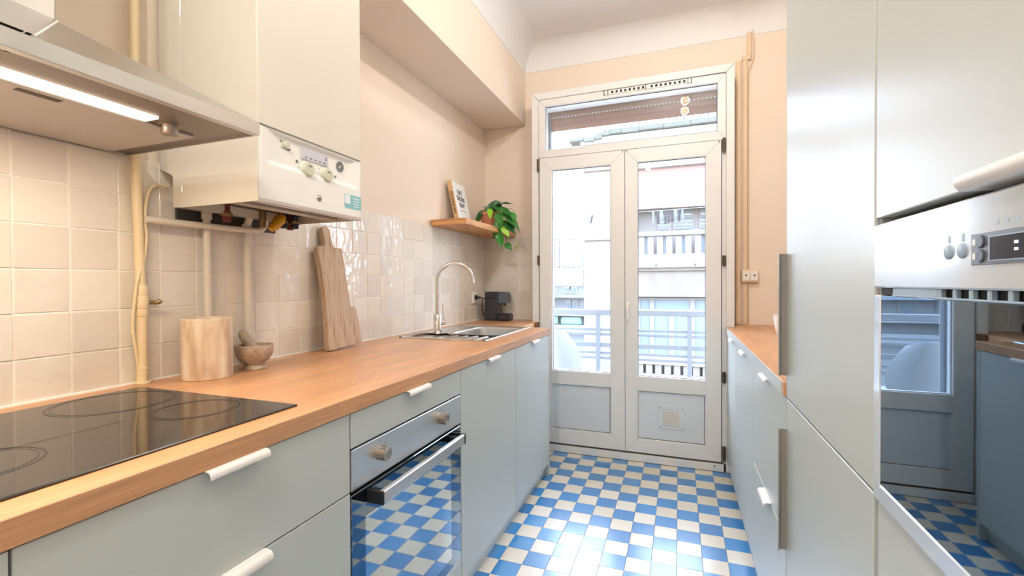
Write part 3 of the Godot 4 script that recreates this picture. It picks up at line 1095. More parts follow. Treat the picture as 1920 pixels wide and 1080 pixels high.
	for r in [[-1.235, -0.675, 0.115], [-1.0, -0.70, 0.082], [-1.01, -0.355, 0.088], [-1.24, -0.36, 0.075]]:
		var mb := MB.new()
		for rr in [[r[2], 0.0022], [r[2] - 0.008, 0.0010]]:
			mb.lathe([Vector2(rr[0] - rr[1], 0.0), Vector2(rr[0] - rr[1], 0.0003), Vector2(rr[0] + rr[1], 0.0003), Vector2(rr[0] + rr[1], 0.0)], Transform3D(Basis(), Vector3(r[0], TOP + 0.0045, r[1])), 56)
		obj("zone_ring", mb, M.hob_ring, g)


# ---------------------------------------------------------------- boiler
func boiler() -> void:
	var zr := -1.331
	var zl := -0.91
	var xf := -1.054
	var t := thing("wall_boiler", "white wall mounted gas boiler with two round knobs between hood and shelf", "boiler", Vector3(-1.25, 1.42, -1.12))
	var back := [Vector2(-1.439, 1.536), Vector2(-1.439, 2.28), Vector2(-1.347, 2.28), Vector2(-1.347, 1.419), Vector2(-1.384, 1.421), Vector2(-1.3855, 1.424), Vector2(-1.3855, 1.505), Vector2(-1.388, 1.513), Vector2(-1.394, 1.517)]
	obj("back_frame", MB.new().prism(back, zr, zl, Transform3D(), 0.001), M.boiler_white, t)
	var cs := MB.new()
	cs.box(Vector3(-1.3455, 1.419, zl - 0.004), Vector3(xf, 2.28, zl), 0.001)
	cs.box(Vector3(-1.3455, 1.419, zr), Vector3(xf, 2.28, zr + 0.004), 0.001)
	cs.box(Vector3(-1.3455, 2.27, zr), Vector3(xf, 2.28, zl), 0.001)
	obj("side_casing", cs, M.boiler_white, t)
	obj("upper_front", B(Vector3(xf - 0.02, 1.6255, zr), Vector3(xf + 0.001, 2.28, zl), 0.004), M.boiler_white, t)
	# control panel with a shallow dish and a shaded brow
	var dish := func(u: float, v: float) -> Vector3:
		var y := lerpf(1.42, 1.6235, u)
		var z := lerpf(zl, zr, v)
		var ez := smoothstep(0.02, 0.22, v) * (1.0 - smoothstep(0.84, 0.98, v))
		var ey := smoothstep(1.525, 1.538, y) * (1.0 - smoothstep(1.6225 - 0.016 * ez, 1.6232, y))
		var x := xf + 0.001 - 0.011 * ez * ey
		if u < 0.03: x -= 0.004
		if v < 0.012 or v > 0.988: x -= 0.002
		return Vector3(x, y, z)
	var dp := MB.new().skin(dish, 60, 60, 0.0, false)
	dp = facing(dp, Vector3.RIGHT)
	dp.box(Vector3(xf - 0.03, 1.42, zr + 0.0005), Vector3(xf - 0.014, 1.6235, zl - 0.0005))
	dp.box(Vector3(xf - 0.03, 1.42, zl - 0.003), Vector3(xf - 0.001, 1.6235, zl - 0.0004))
	dp.box(Vector3(xf - 0.03, 1.42, zr + 0.0004), Vector3(xf - 0.001, 1.6235, zr + 0.003))
	var cp := obj("control_panel", dp, M.boiler_panel, t)
	var px := xf - 0.0095
	var turn := Basis(Vector3.BACK, -PI / 2)
	for e in [-1.087, -1.166]:
		obj("dial_base", MB.new().lathe([Vector2(0, 0), Vector2(0.0245, 0), Vector2(0.0235, 0.003), Vector2(0, 0.003)], Transform3D(turn, Vector3(px, 1.543, e)), 28), M.boiler_panel, cp)
		var k := obj("dial", MB.new().lathe([Vector2(0, 0), Vector2(0.021, 0), Vector2(0.0205, 0.012), Vector2(0.0185, 0.0155), Vector2(0, 0.016)], Transform3D(turn, Vector3(px + 0.002, 1.543, e)), 28), M.boiler_knob, cp)
		put("pointer", B(Vector3(0, -0.002, -0.006), Vector3(0.001, 0.002, 0.006)).mesh(), M.print_grey, Transform3D(Basis(), Vector3(px + 0.018, 1.552, e)), cp)
		for q in 9:
			var a := deg_to_rad(-30 + 240.0 * q / 8.0)
			put("tick", B(Vector3(0, -0.0008, -0.0022), Vector3(0.0006, 0.0008, 0.0022)).mesh(), M.print_grey, Transform3D(Basis(Vector3.RIGHT, a), Vector3(px + 0.001, 1.543 + 0.029 * sin(a), e - 0.029 * cos(a) * -1.0)), cp)
	obj("push_button", MB.new().lathe([Vector2(0, 0), Vector2(0.011, 0), Vector2(0.0105, 0.006), Vector2(0.0085, 0.008), Vector2(0, 0.008)], Transform3D(turn, Vector3(px, 1.596, -1.013)), 24), M.boiler_knob, cp)
	var ds := obj("display", B(Vector3(px - 0.002, 1.573, -1.178), Vector3(px + 0.003, 1.606, -1.066), 0.001), M.boiler_display, cp)
	for k in 5:
		put("display_mark", B(Vector3(0, 0, 0), Vector3(0.0006, 0.004, 0.009)).mesh(), M.print_grey, Transform3D(Basis(), Vector3(px + 0.003, 1.578, -1.09 - 0.019 * k)), cp)
	put("display_mark", B(Vector3(0, 0, 0), Vector3(0.0006, 0.012, 0.004)).mesh(), M.print_grey, Transform3D(Basis(), Vector3(px + 0.003, 1.588, -1.170)), cp)
	obj("gauge_rim", MB.new().lathe([Vector2(0.0, 0.0), Vector2(0.0165, 0.0), Vector2(0.0165, 0.003), Vector2(0.013, 0.003), Vector2(0.012, 0.001), Vector2(0, 0.001)], Transform3D(turn, Vector3(px, 1.587, -1.234)), 24), M.print_grey, cp)
	put("gauge_needle", B(Vector3(0, -0.001, -0.008), Vector3(0.001, 0.001, 0.008)).mesh(), M.socket_white, Transform3D(Basis(Vector3.RIGHT, 0.7), Vector3(px + 0.0015, 1.587, -1.234)), cp)
	for e in [[1.585, -1.000, 0.012, 0.0016], [1.583, -1.020, 0.016, 0.006], [1.601, -0.995, 0.005, 0.005], [1.556, -1.052, 0.007, 0.008], [1.546, -1.212, 0.006, 0.006]]:
		put("symbol", B(Vector3(0, 0, -e[2] / 2), Vector3(0.0006, e[3], e[2] / 2)).mesh(), M.print_grey, Transform3D(Basis(), Vector3(px + 0.001, e[0], e[1])), cp)
	obj("locking_dome", MB.new().lathe([Vector2(0.010, 0), Vector2(0.009, 0.003), Vector2(0.0045, 0.006), Vector2(0, 0.0065)], Transform3D(turn, Vector3(xf + 0.001, 1.464, -1.129)), 20), M.knob_steel, cp)
	var stk := obj("sticker", B(Vector3(xf, 1.453, -1.328), Vector3(xf + 0.0018, 1.500, -1.244), 0.0003), M.sticker_teal, cp)
	put("sticker_patch", B(Vector3(0, 0, 0), Vector3(0.0008, 0.030, 0.026)).mesh(), M.sticker_white, Transform3D(Basis(), Vector3(xf + 0.0018, 1.468, -1.271)), cp)
	for k in 4:
		put("sticker_line", B(Vector3(0, 0, 0), Vector3(0.0006, 0.003, 0.034 - 0.006 * (k % 2))).mesh(), M.sticker_white, Transform3D(Basis(), Vector3(xf + 0.0018, 1.488 - 0.009 * k, -1.318)), cp)
	# open underside
	obj("tray", B(Vector3(-1.345, 1.447, zr + 0.004), Vector3(xf - 0.012, 1.452, zl - 0.004)), M.boiler_tray, t)
	obj("cross_rail", B(Vector3(-1.19, 1.424, zr + 0.004), Vector3(-1.15, 1.447, zl - 0.004), 0.001), M.boiler_rail, t)
	obj("rear_plate", B(Vector3(-1.438, 1.388, zr + 0.02), Vector3(-1.431, 1.535, -0.95), 0.001), M.boiler_tray, t)
	var v := obj("gas_tap", cyl(Vector3(-1.34, 1.45, -1.175), Vector3(-1.34, 1.39, -1.175), 0.011), M.tap_brass, t)
	obj("tap_lever", MB.new().tube([Vector3(-1.30, 1.428, -1.215), Vector3(-1.29, 1.418, -1.20), Vector3(-1.285, 1.392, -1.172), Vector3(-1.29, 1.380, -1.160)], [0.016, 0.019, 0.016, 0.010], 8), M.valve_yellow, v)
	for e in [[-1.05, "valve_red", -1.35], [-1.245, "valve_blue", -1.32], [-1.275, "valve_blue", -1.30], [-1.292, "valve_red", -1.34]]:
		var bz: float = e[0]
		var b := obj("valve_body", MB.new().tube([Vector3(e[2], 1.45, bz), Vector3(e[2], 1.43, bz), Vector3(e[2], 1.425, bz), Vector3(e[2], 1.395, bz)], [0.010, 0.010, 0.014, 0.012], 8), M[e[1]], t)
		obj("valve_nut", MB.new().lathe([Vector2(0, 0), Vector2(0.0175, 0), Vector2(0.0175, 0.010), Vector2(0, 0.010)], Transform3D(Basis(), Vector3(e[2], 1.412, bz)), 6, 0.9), M.tap_brass, b)
	for k in 3:
		obj("screw", cyl(Vector3(xf - 0.02 - 0.002 * k, 1.419, -0.98 - 0.14 * k), Vector3(xf - 0.02, 1.447, -0.98 - 0.14 * k), 0.003, 8), M.knob_steel, t)


# ---------------------------------------------------------------- pipes on the splashback
func pipes() -> void:
	var x := -1.418
	var t := thing("gas_pipe", "thick cream painted gas pipe with a tap, rising from the worktop past the hood", "pipe", Vector3(x, TOP, -0.84))
	obj("tube", MB.new().tube([Vector3(x, TOP, -0.842), Vector3(x, 1.12, -0.843), Vector3(x, 1.37, -0.837), Vector3(x, 1.42, -0.835), Vector3(x, 1.47, -0.834), Vector3(x, 2.41, -0.834)], [0.0125, 0.0125, 0.0115, 0.0125, 0.0115, 0.0115], 16), M.pipe_cream, t)
	for e in [[1.195, 1.165, 0.0155], [1.165, 1.13, 0.0165], [1.13, 1.108, 0.0145], [0.965, 0.958, 0.0138], [0.925, 0.918, 0.02]]:
		obj("collar", MB.new().lathe([Vector2(0, 0), Vector2(e[2] * 0.94, 0), Vector2(e[2], 0.003), Vector2(e[2], e[0] - e[1] - 0.003), Vector2(e[2] * 0.94, e[0] - e[1]), Vector2(0, e[0] - e[1])], Transform3D(Basis(), Vector3(x, e[1], -0.843)), 20), M.pipe_cream, t)
	var tp := obj("tap_stem", MB.new().tube([Vector3(x, 1.146, -0.855), Vector3(x + 0.004, 1.146, -0.866), Vector3(x + 0.006, 1.147, -0.874)], [0.006, 0.006, 0.0045], 10), M.tap_brass, t)
	obj("tap_key", MB.new().tube([Vector3(x + 0.002, 1.142, -0.872), Vector3(x + 0.01, 1.148, -0.884), Vector3(x + 0.012, 1.15, -0.89)], [0.004, 0.0075, 0.003], 8), M.tap_brass, tp)
	# the thin cable that follows the pipe and loops to the boiler
	solo("flexible_cable", MB.new().tube(_smooth([Vector3(-1.43, 1.486, -0.925), Vector3(-1.428, 1.486, -0.895), Vector3(-1.424, 1.468, -0.872), Vector3(-1.418, 1.425, -0.857), Vector3(-1.415, 1.38, -0.853), Vector3(-1.415, 1.33, -0.856), Vector3(-1.413, 1.27, -0.848), Vector3(-1.408, 1.22, -0.83), Vector3(-1.41, 1.16, -0.822), Vector3(-1.414, 1.08, -0.818), Vector3(-1.415, 1.01, -0.826), Vector3(-1.416, 0.94, -0.836)], 5), 0.0042, 8), M.pipe_cream, "thin cream cable looping from the boiler down beside the thick gas pipe", "cable")
	t = thing("water_pipe", "white water pipe rising behind the marble utensil pot to the boiler", "pipe", Vector3(x, TOP, -1.034), "white water pipes under the boiler")
	obj("tube", cyl(Vector3(x, TOP, -1.036), Vector3(x, 1.45, -1.034), 0.0115, 16), M.pipe_white, t)
	obj("collar", cyl(Vector3(x, 1.405, -1.034), Vector3(x, 1.432, -1.034), 0.015, 16), M.pipe_white, t)
	t = thing("water_pipe", "white water pipe with an angled joint rising behind the stone mortar", "pipe", Vector3(x, TOP, -1.178), "white water pipes under the boiler")
	obj("tube", MB.new().tube(bend([Vector3(x, TOP, -1.180), Vector3(x, 1.402, -1.178), Vector3(x + 0.03, 1.425, -1.165), Vector3(x + 0.035, 1.455, -1.160)], 0.014), 0.0115, 16), M.pipe_white, t)
	obj("collar", cyl(Vector3(x, 1.385, -1.178), Vector3(x, 1.405, -1.178), 0.0155, 16), M.pipe_white, t)
	solo("gas_pipe_branch", MB.new().tube(bend([Vector3(x + 0.012, 1.380, -0.848), Vector3(x + 0.022, 1.381, -1.1), Vector3(x + 0.03, 1.383, -1.222), Vector3(x + 0.04, 1.45, -1.226)], 0.034, 8), 0.010, 14), M.pipe_white, "white horizontal pipe crossing the tiles under the boiler with an upward elbow", "pipe")


func _smooth(p: Array, steps: int) -> Array:
	var out := []
	for i in p.size() - 1:
		var a: Vector3 = p[maxi(i - 1, 0)]
		var b: Vector3 = p[i]
		var c: Vector3 = p[i + 1]
		var d: Vector3 = p[mini(i + 2, p.size() - 1)]
		for k in steps:
			out.append(b.cubic_interpolate(c, a, d, float(k) / steps))
	out.append(p[p.size() - 1])
	return out


# ---------------------------------------------------------------- oven under the worktop
func oven() -> void:
	var x := CAB_L
	var z0 := -1.505
	var z1 := -0.911
	var zc := -1.208
	var t := thing("built_in_oven", "built-in oven with a steel control strip and mirror-like glass door", "oven", Vector3(-1.0, 0.185, zc))
	obj("body", B(Vector3(-1.30, 0.182, z0 + 0.022), Vector3(x - 0.024, 0.786, z1 - 0.022)), M.black_matt, t)
	var cp := obj("control_panel", B(Vector3(x - 0.022, 0.6835, z0), Vector3(x + 0.001, 0.7855, z1), 0.0015), M.panel_steel, t)
	var turn := Basis(Vector3.BACK, -PI / 2)
	for e in [-1.022, -1.352]:
		var k := obj("knob", MB.new().lathe([Vector2(0, 0), Vector2(0.0195, 0), Vector2(0.0195, 0.018), Vector2(0.0185, 0.026), Vector2(0.0165, 0.0275), Vector2(0.015, 0.0265), Vector2(0, 0.0265)], Transform3D(turn, Vector3(x + 0.001, 0.7435, e)), 36), M.knob_steel, cp)
		for q in 5:
			var a := deg_to_rad(40 + 35.0 * q)
			put("printed_mark", B(Vector3(0, -0.002, -0.0005), Vector3(0.0005, 0.002, 0.0005)).mesh(), M.print_grey, Transform3D(Basis(), Vector3(x + 0.001, 0.7435 + 0.030 * sin(a), e - 0.030 * cos(a))), cp)
	var sy := MB.new()
	for e in [[-0.005, -0.0044, -0.006, 0.006], [0.0044, 0.005, -0.006, 0.006], [-0.005, 0.005, -0.006, -0.0054], [-0.005, 0.005, 0.0054, 0.006]]:
		sy.box(Vector3(0, e[0], e[2]), Vector3(0.0004, e[1], e[3]))
	put("printed_symbol", sy.mesh(), M.print_grey, Transform3D(Basis(), Vector3(x + 0.001, 0.700, -1.0)), cp)
	obj("vent_gap", B(Vector3(x - 0.024, 0.672, z0 + 0.002), Vector3(x - 0.012, 0.684, z1 - 0.002)), M.black_plastic, t)
	var d := obj("oven_door", B(Vector3(x - 0.022, 0.186, z0), Vector3(x, 0.6735, z1), 0.0015), M.oven_glass, t)
	obj("door_window", B(Vector3(x - 0.001, 0.225, -1.43), Vector3(x + 0.0004, 0.600, -0.962)), M.oven_window, d)
	obj("bottom_trim", B(Vector3(x - 0.02, 0.180, z0), Vector3(x - 0.001, 0.1855, z1)), M.steel, t)
	obj("handle_bar", B(Vector3(x + 0.036, 0.634, -1.436), Vector3(x + 0.052, 0.668, -0.972), 0.003), M.steel, d)
	for e in [[-0.972, -0.9655], [-1.4425, -1.436]]:
		obj("handle_end", B(Vector3(x + 0.0005, 0.633, e[0]), Vector3(x + 0.053, 0.669, e[1]), 0.002), M.black_plastic, d)
	for e in [-0.985, -1.423]:
		obj("handle_bracket", B(Vector3(x, 0.640, e - 0.012), Vector3(x + 0.037, 0.662, e + 0.012), 0.003), M.black_plastic, d)


# ---------------------------------------------------------------- sink and tap
func sink_and_tap() -> void:
	var t := thing("sink", "stainless steel inset sink with a ribbed drainer in the far worktop", "sink", Vector3(-1.11, TOP, -2.355))
	var y := TOP + 0.003
	var x0 := -1.357
	var x1 := -0.868
	var z0 := -2.712
	var z1 := -1.998
	# raised rim
	var rim := MB.new()
	var prof := [Vector2(0, 0), Vector2(0.003, 0.004), Vector2(0.011, 0.0055), Vector2(0.019, 0.003), Vector2(0.022, -0.003), Vector2(0.018, -0.003)]
	rim.box(Vector3(x0, TOP - 0.002, z0), Vector3(x0 + 0.022, y + 0.003, z1), 0.003)
	rim.box(Vector3(x1 - 0.022, TOP - 0.002, z0), Vector3(x1, y + 0.003, z1), 0.003)
	rim.box(Vector3(x0, TOP - 0.002, z1 - 0.022), Vector3(x1, y + 0.003, z1), 0.003)
	rim.box(Vector3(x0, TOP - 0.002, z0), Vector3(x1, y + 0.003, z0 + 0.022), 0.003)
	obj("rim", rim, M.sink_steel, t)
	# drainer sheet sloping to the bowl, with pressed ribs
	var f := func(u: float, v: float) -> Vector3:
		var x := lerpf(x0 + 0.02, x1 - 0.02, u)
		var z := lerpf(z1 - 0.02, -2.262, v)
		var h := -0.006 * v - 0.008 * smoothstep(0.0, 0.1, v)
		if x > -1.17:
			var k := fposmod((x + 1.155) / 0.058, 1.0)
			var rib := smoothstep(0.0, 0.22, k) * (1.0 - smoothstep(0.34, 0.56, k))
			h += 0.0085 * rib * smoothstep(0.05, 0.16, v) * (1.0 - smoothstep(0.9, 1.0, v))
		return Vector3(x, y + h, z)
	var dr := MB.new().skin(f, 96, 24, 0.0)
	obj("drainer", _upward(dr), M.sink_steel, t)
	# ledge with the tap hole and the bowl
	obj("tap_ledge", _upward(MB.new().skin(func(u, v): return Vector3(lerpf(x0 + 0.018, -1.235, u), y - 0.004, lerpf(-2.26, z0 + 0.02, v)), 4, 4)), M.sink_steel, t)
	var b0 := Vector2(-1.215, -2.685)
	var b1 := Vector2(-0.895, -2.275)
	var bowl := MB.new()
	var c := (b0 + b1) / 2.0
	var hx := (b1.x - b0.x) / 2.0
	var hz := (b1.y - b0.y) / 2.0
	var sup := func(a: float, k: float, yy: float) -> Vector3:
		var ca := cos(a)
		var sa := sin(a)
		var q := pow(pow(absf(ca), 7.0) + pow(absf(sa), 7.0), -1.0 / 7.0)
		return Vector3(c.x + hx * k * q * ca, yy, c.y + hz * k * q * sa)
	var rows := [[1.14, y - 0.004], [1.0, y - 0.005], [0.975, y - 0.012], [0.95, y - 0.12], [0.9, y - 0.152], [0.8, y - 0.162], [0.1, y - 0.168]]
	var n := 64
	for i in rows.size() - 1:
		for k in n:
			var a := TAU * k / n
			var b := TAU * (k + 1) / n
			var p0: Vector3 = sup.call(a, rows[i][0], rows[i][1])
			var p1: Vector3 = sup.call(b, rows[i][0], rows[i][1])
			var p2: Vector3 = sup.call(b, rows[i + 1][0], rows[i + 1][1])
			var p3: Vector3 = sup.call(a, rows[i + 1][0], rows[i + 1][1])
			var ctr := Vector3(c.x, y + 0.1, c.y)
			var nn := (p2 - p0).cross(p3 - p1).normalized()
			if nn.dot(ctr - p0) < 0: nn = -nn
			bowl.quad(p0, p1, p2, p3, nn)
	obj("bowl", bowl, M.sink_steel, t)
	obj("strainer", MB.new().lathe([Vector2(0, 0.002), Vector2(0.035, 0.003), Vector2(0.045, 0.001), Vector2(0.045, -0.003)], Transform3D(Basis(), Vector3(c.x, y - 0.167, c.y)), 28), M.chrome, t)

	# swan-neck tap
	var p := Vector3(-1.262, TOP + 0.001, -2.232)
	var tp := thing("kitchen_tap", "tall chrome swan-neck mixer tap standing at the back of the sink", "tap", p)
	obj("base", MB.new().lathe([Vector2(0, 0), Vector2(0.027, 0), Vector2(0.027, 0.004), Vector2(0.0235, 0.006), Vector2(0.0235, 0.104), Vector2(0.022, 0.106), Vector2(0, 0.106)], Transform3D(Basis(), p), 32), M.chrome, tp)
	var dir := Vector3(0.86, 0, -0.50).normalized()
	var pts := [p + Vector3(0, 0.10, 0), p + Vector3(0, 0.2, 0), p + Vector3(0, 0.292, 0)]
	for k in range(1, 15):
		var a := PI * 0.93 * k / 14.0
		pts.append(p + Vector3(0, 0.292 + 0.098 * sin(a), 0) + dir * 0.098 * (1.0 - cos(a)))
	var last: Vector3 = pts[pts.size() - 1]
	pts.append(last + Vector3(0, -0.035, 0) + dir * -0.004 + dir * 0.008)
	obj("spout", MB.new().tube(pts, 0.0115, 18), M.chrome, tp)
	var side := Vector3(0.55, 0.0, -0.83).normalized()
	var m := p + Vector3(0, 0.062, 0)
	var vb := obj("valve", MB.new().tube([m + side * 0.012, m + side * 0.020, m + side * 0.044, m + side * 0.047], [0.017, 0.0175, 0.0175, 0.014], 24), M.chrome, tp)
	obj("lever", MB.new().tube([m + side * 0.038 + Vector3(0, 0.012, 0), m + side * 0.034 + Vector3(0, 0.105, 0)], [0.0036, 0.0032], 10), M.chrome, vb)


func _upward(mb: MB) -> MB:
	return facing(mb, Vector3.UP)


# turns every triangle of a sheet so that it looks towards d
func facing(mb: MB, d: Vector3) -> MB:
	for i in range(0, mb.v.size(), 3):
		if (mb.n[i] + mb.n[i + 1] + mb.n[i + 2]).dot(d) < 0.0:
			for k in 3:
				mb.n[i + k] = -mb.n[i + k]
			var p := mb.v[i + 1]
			mb.v[i + 1] = mb.v[i + 2]
			mb.v[i + 2] = p
			var q := mb.n[i + 1]
			mb.n[i + 1] = mb.n[i + 2]
			mb.n[i + 2] = q
			var w := mb.uv[i + 1]
			mb.uv[i + 1] = mb.uv[i + 2]
			mb.uv[i + 2] = w
	return mb


# ---------------------------------------------------------------- things on the long worktop
func worktop_things() -> void:
	var p := Vector3(-1.331, TOP, -0.968)
	var r := 0.066
	solo("utensil_pot", MB.new().lathe([Vector2(0, 0.0), Vector2(r - 0.002, 0), Vector2(r, 0.002), Vector2(r, 0.176), Vector2(r - 0.003, 0.179), Vector2(r - 0.009, 0.179), Vector2(r - 0.011, 0.176), Vector2(r - 0.011, 0.02), Vector2(0, 0.018)], Transform3D(Basis(), p), 48), M.marble_warm, "cylindrical veined beige marble utensil pot beside the hob", "pot")
	# mortar and pestle
	p = Vector3(-1.316, TOP, -1.117)
	solo("mortar", MB.new().lathe([Vector2(0, 0), Vector2(0.036, 0), Vector2(0.038, 0.004), Vector2(0.034, 0.010), Vector2(0.028, 0.016), Vector2(0.031, 0.020), Vector2(0.044, 0.030), Vector2(0.053, 0.046), Vector2(0.0565, 0.064), Vector2(0.057, 0.078), Vector2(0.0555, 0.080), Vector2(0.051, 0.080), Vector2(0.049, 0.076), Vector2(0.045, 0.055), Vector2(0.034, 0.034), Vector2(0.015, 0.026), Vector2(0, 0.025)], Transform3D(Basis(), p), 40), M.stone_brown, "brown stone mortar bowl on a small foot holding the pestle", "mortar")
	var a := p + Vector3(-0.086, 0.118, -0.022)
	var b := p + Vector3(0.018, 0.046, 0.006)
	var ps := MB.new()
	var ax := (b - a)
	var ln := ax.length()
	var pr := [[-0.0, 0.0], [0.004, 0.010], [0.012, 0.0145], [0.022, 0.0155], [0.05, 0.0165], [0.08, 0.018], [0.105, 0.0195], [0.12, 0.017], [ln, 0.006]]
	var pts := []
	var rad := []
	for e in pr:
		pts.append(a + ax.normalized() * e[0])
		rad.append(e[1])
	ps.tube(pts, rad, 20)
	solo("pestle", ps, M.stone_brown, "brown stone pestle leaning in the mortar bowl", "pestle")

	# cutting board leaning on the tiles; outline in its own plane: s along -z, h up the slope
	var out := [Vector2(0.004, 0.0), Vector2(0.03, -0.002), Vector2(0.06, 0.003), Vector2(0.09, 0.001), Vector2(0.12, 0.006), Vector2(0.15, 0.004), Vector2(0.165, 0.010), Vector2(0.19, 0.010), Vector2(0.207, 0.012), Vector2(0.210, 0.02), Vector2(0.206, 0.06), Vector2(0.203, 0.10), Vector2(0.199, 0.14), Vector2(0.194, 0.166), Vector2(0.190, 0.172), Vector2(0.163, 0.173), Vector2(0.160, 0.178), Vector2(0.158, 0.22), Vector2(0.154, 0.28), Vector2(0.151, 0.34), Vector2(0.149, 0.39), Vector2(0.147, 0.425), Vector2(0.143, 0.432), Vector2(0.105, 0.434), Vector2(0.098, 0.437), Vector2(0.093, 0.446), Vector2(0.088, 0.475), Vector2(0.084, 0.505), Vector2(0.079, 0.517), Vector2(0.068, 0.522), Vector2(0.054, 0.522), Vector2(0.044, 0.517), Vector2(0.040, 0.507), Vector2(0.044, 0.480), Vector2(0.048, 0.455), Vector2(0.044, 0.440), Vector2(0.036, 0.435), Vector2(0.012, 0.435), Vector2(0.003, 0.430), Vector2(0.001, 0.415), Vector2(0.003, 0.38), Vector2(0.010, 0.34), Vector2(0.009, 0.30), Vector2(0.014, 0.25), Vector2(0.012, 0.20), Vector2(0.010, 0.15), Vector2(0.008, 0.10), Vector2(0.003, 0.06), Vector2(0.000, 0.02)]
	var lean := atan2(0.068, 0.52)
	var xf := Transform3D(Basis(Vector3(0, 0, -1), Vector3(-sin(lean), cos(lean), 0), Vector3(cos(lean), sin(lean), 0)), Vector3(-1.367, TOP + 0.002, -1.486))
	var cb := thing("cutting_board", "long wavy-edged wooden cutting board with a short handle leaning on the tiles", "cutting board", Vector3(-1.37, TOP, -1.59))
	var bm := MB.new().prism(out, 0.0, 0.026, xf, 0.0025)
	obj("board", bm, M.board_wood, cb)

	# wall socket and coffee machine in the corner
	var sk := thing("wall_socket", "white square wall socket on the tiles behind the tap", "socket", Vector3(WALL_L, 1.045, -3.10))
	obj("face_plate", B(Vector3(WALL_L, 1.047, -3.146), Vector3(WALL_L + 0.010, 1.133, -3.058), 0.003), M.socket_white, sk)
	obj("outlet", MB.new().lathe([Vector2(0.021, 0.0), Vector2(0.021, 0.0015), Vector2(0.018, 0.0015), Vector2(0.018, 0.0), Vector2(0, 0.0)], Transform3D(Basis(Vector3.BACK, -PI / 2), Vector3(WALL_L + 0.010, 1.091, -3.10)), 24), M.socket_white, sk)
	var pc := thing("power_plug", "black plug with its cable in the white wall socket", "plug", Vector3(WALL_L + 0.01, 1.08, -3.10))
	obj("plug_body", MB.new().tube([Vector3(WALL_L + 0.010, 1.092, -3.10), Vector3(WALL_L + 0.022, 1.092, -3.10), Vector3(WALL_L + 0.030, 1.0915, -3.101), Vector3(WALL_L + 0.055, 1.090, -3.104)], [0.0175, 0.0185, 0.010, 0.0055], 16), M.black_plastic, pc)
	obj("cable", MB.new().tube(_smooth([Vector3(WALL_L + 0.05, 1.090, -3.104), Vector3(WALL_L + 0.09, 1.083, -3.098), Vector3(-1.30, 1.084, -3.112), Vector3(-1.27, 1.089, -3.118)], 5), 0.004, 8), M.black_plastic, pc)
	obj("cable", MB.new().tube(_smooth([Vector3(WALL_L + 0.075, 1.086, -3.1), Vector3(WALL_L + 0.055, 1.05, -3.12), Vector3(WALL_L + 0.052, 1.0, -3.135), Vector3(WALL_L + 0.062, 0.95, -3.15), Vector3(WALL_L + 0.075, 0.924, -3.16)], 5), 0.0038, 8), M.black_plastic, pc)
	var cm := thing("coffee_machine", "small dark capsule coffee machine in the corner of the worktop", "coffee machine", Vector3(-1.28, TOP, -3.18))
	var cz := Transform3D(Basis(), Vector3(0, TOP, 0))
	obj("body", MB.new().prism([Vector2(-1.366, 0.002), Vector2(-1.268, 0.002), Vector2(-1.268, 0.128), Vector2(-1.262, 0.136), Vector2(-1.262, 0.214), Vector2(-1.355, 0.216), Vector2(-1.366, 0.210)], -3.238, -3.124, cz, 0.005), M.coffee_body, cm)
	obj("head", MB.new().prism([Vector2(-1.262, 0.126), Vector2(-1.205, 0.126), Vector2(-1.196, 0.134), Vector2(-1.192, 0.16), Vector2(-1.194, 0.20), Vector2(-1.203, 0.212), Vector2(-1.262, 0.215)], -3.232, -3.130, cz, 0.006), M.coffee_head, cm)
	obj("brew_spout", cyl(Vector3(-1.225, TOP + 0.112, -3.181), Vector3(-1.225, TOP + 0.128, -3.181), 0.012), M.black_plastic, cm)
	var dt := obj("drip_tray", MB.new().prism([Vector2(-1.268, 0.002), Vector2(-1.186, 0.002), Vector2(-1.176, 0.008), Vector2(-1.174, 0.040), Vector2(-1.180, 0.050), Vector2(-1.268, 0.052)], -3.230, -3.132, cz, 0.006), M.coffee_body, cm)
	obj("tray_grid", B(Vector3(-1.262, TOP + 0.051, -3.226), Vector3(-1.184, TOP + 0.0535, -3.136), 0.001), M.black_plastic, dt)


# ---------------------------------------------------------------- corner shelf, book, plant
func leaf_mesh(base: Vector3, tip: Vector3, up: Vector3, width: float, droop: float, fold: float) -> MB:
	var ax := tip - base
	var l := ax.length()
	var d := ax / l
	var side := d.cross(up).normalized()
	var nrm := side.cross(d).normalized()
	var f := func(u: float, v: float) -> Vector3:
		var t := u
		var s := v * 2.0 - 1.0
		var w := width * 0.5 * pow(sin(PI * clampf(pow(t, 0.62), 0.0, 1.0)), 0.8) * (1.0 - 0.25 * t)
		if t < 0.12: w = maxf(w, width * 0.32 * sqrt(t / 0.12))
		var back := -0.12 * l * (1.0 - smoothstep(0.0, 0.25, t)) * absf(s)
		return base + d * (l * t + back) + side * (w * s) + nrm * (fold * w * absf(s) - droop * l * t * t + 0.02 * l * sin(t * 7.0 + s * 2.0))
	return MB.new().skin(f, 10, 6, 0.0009)


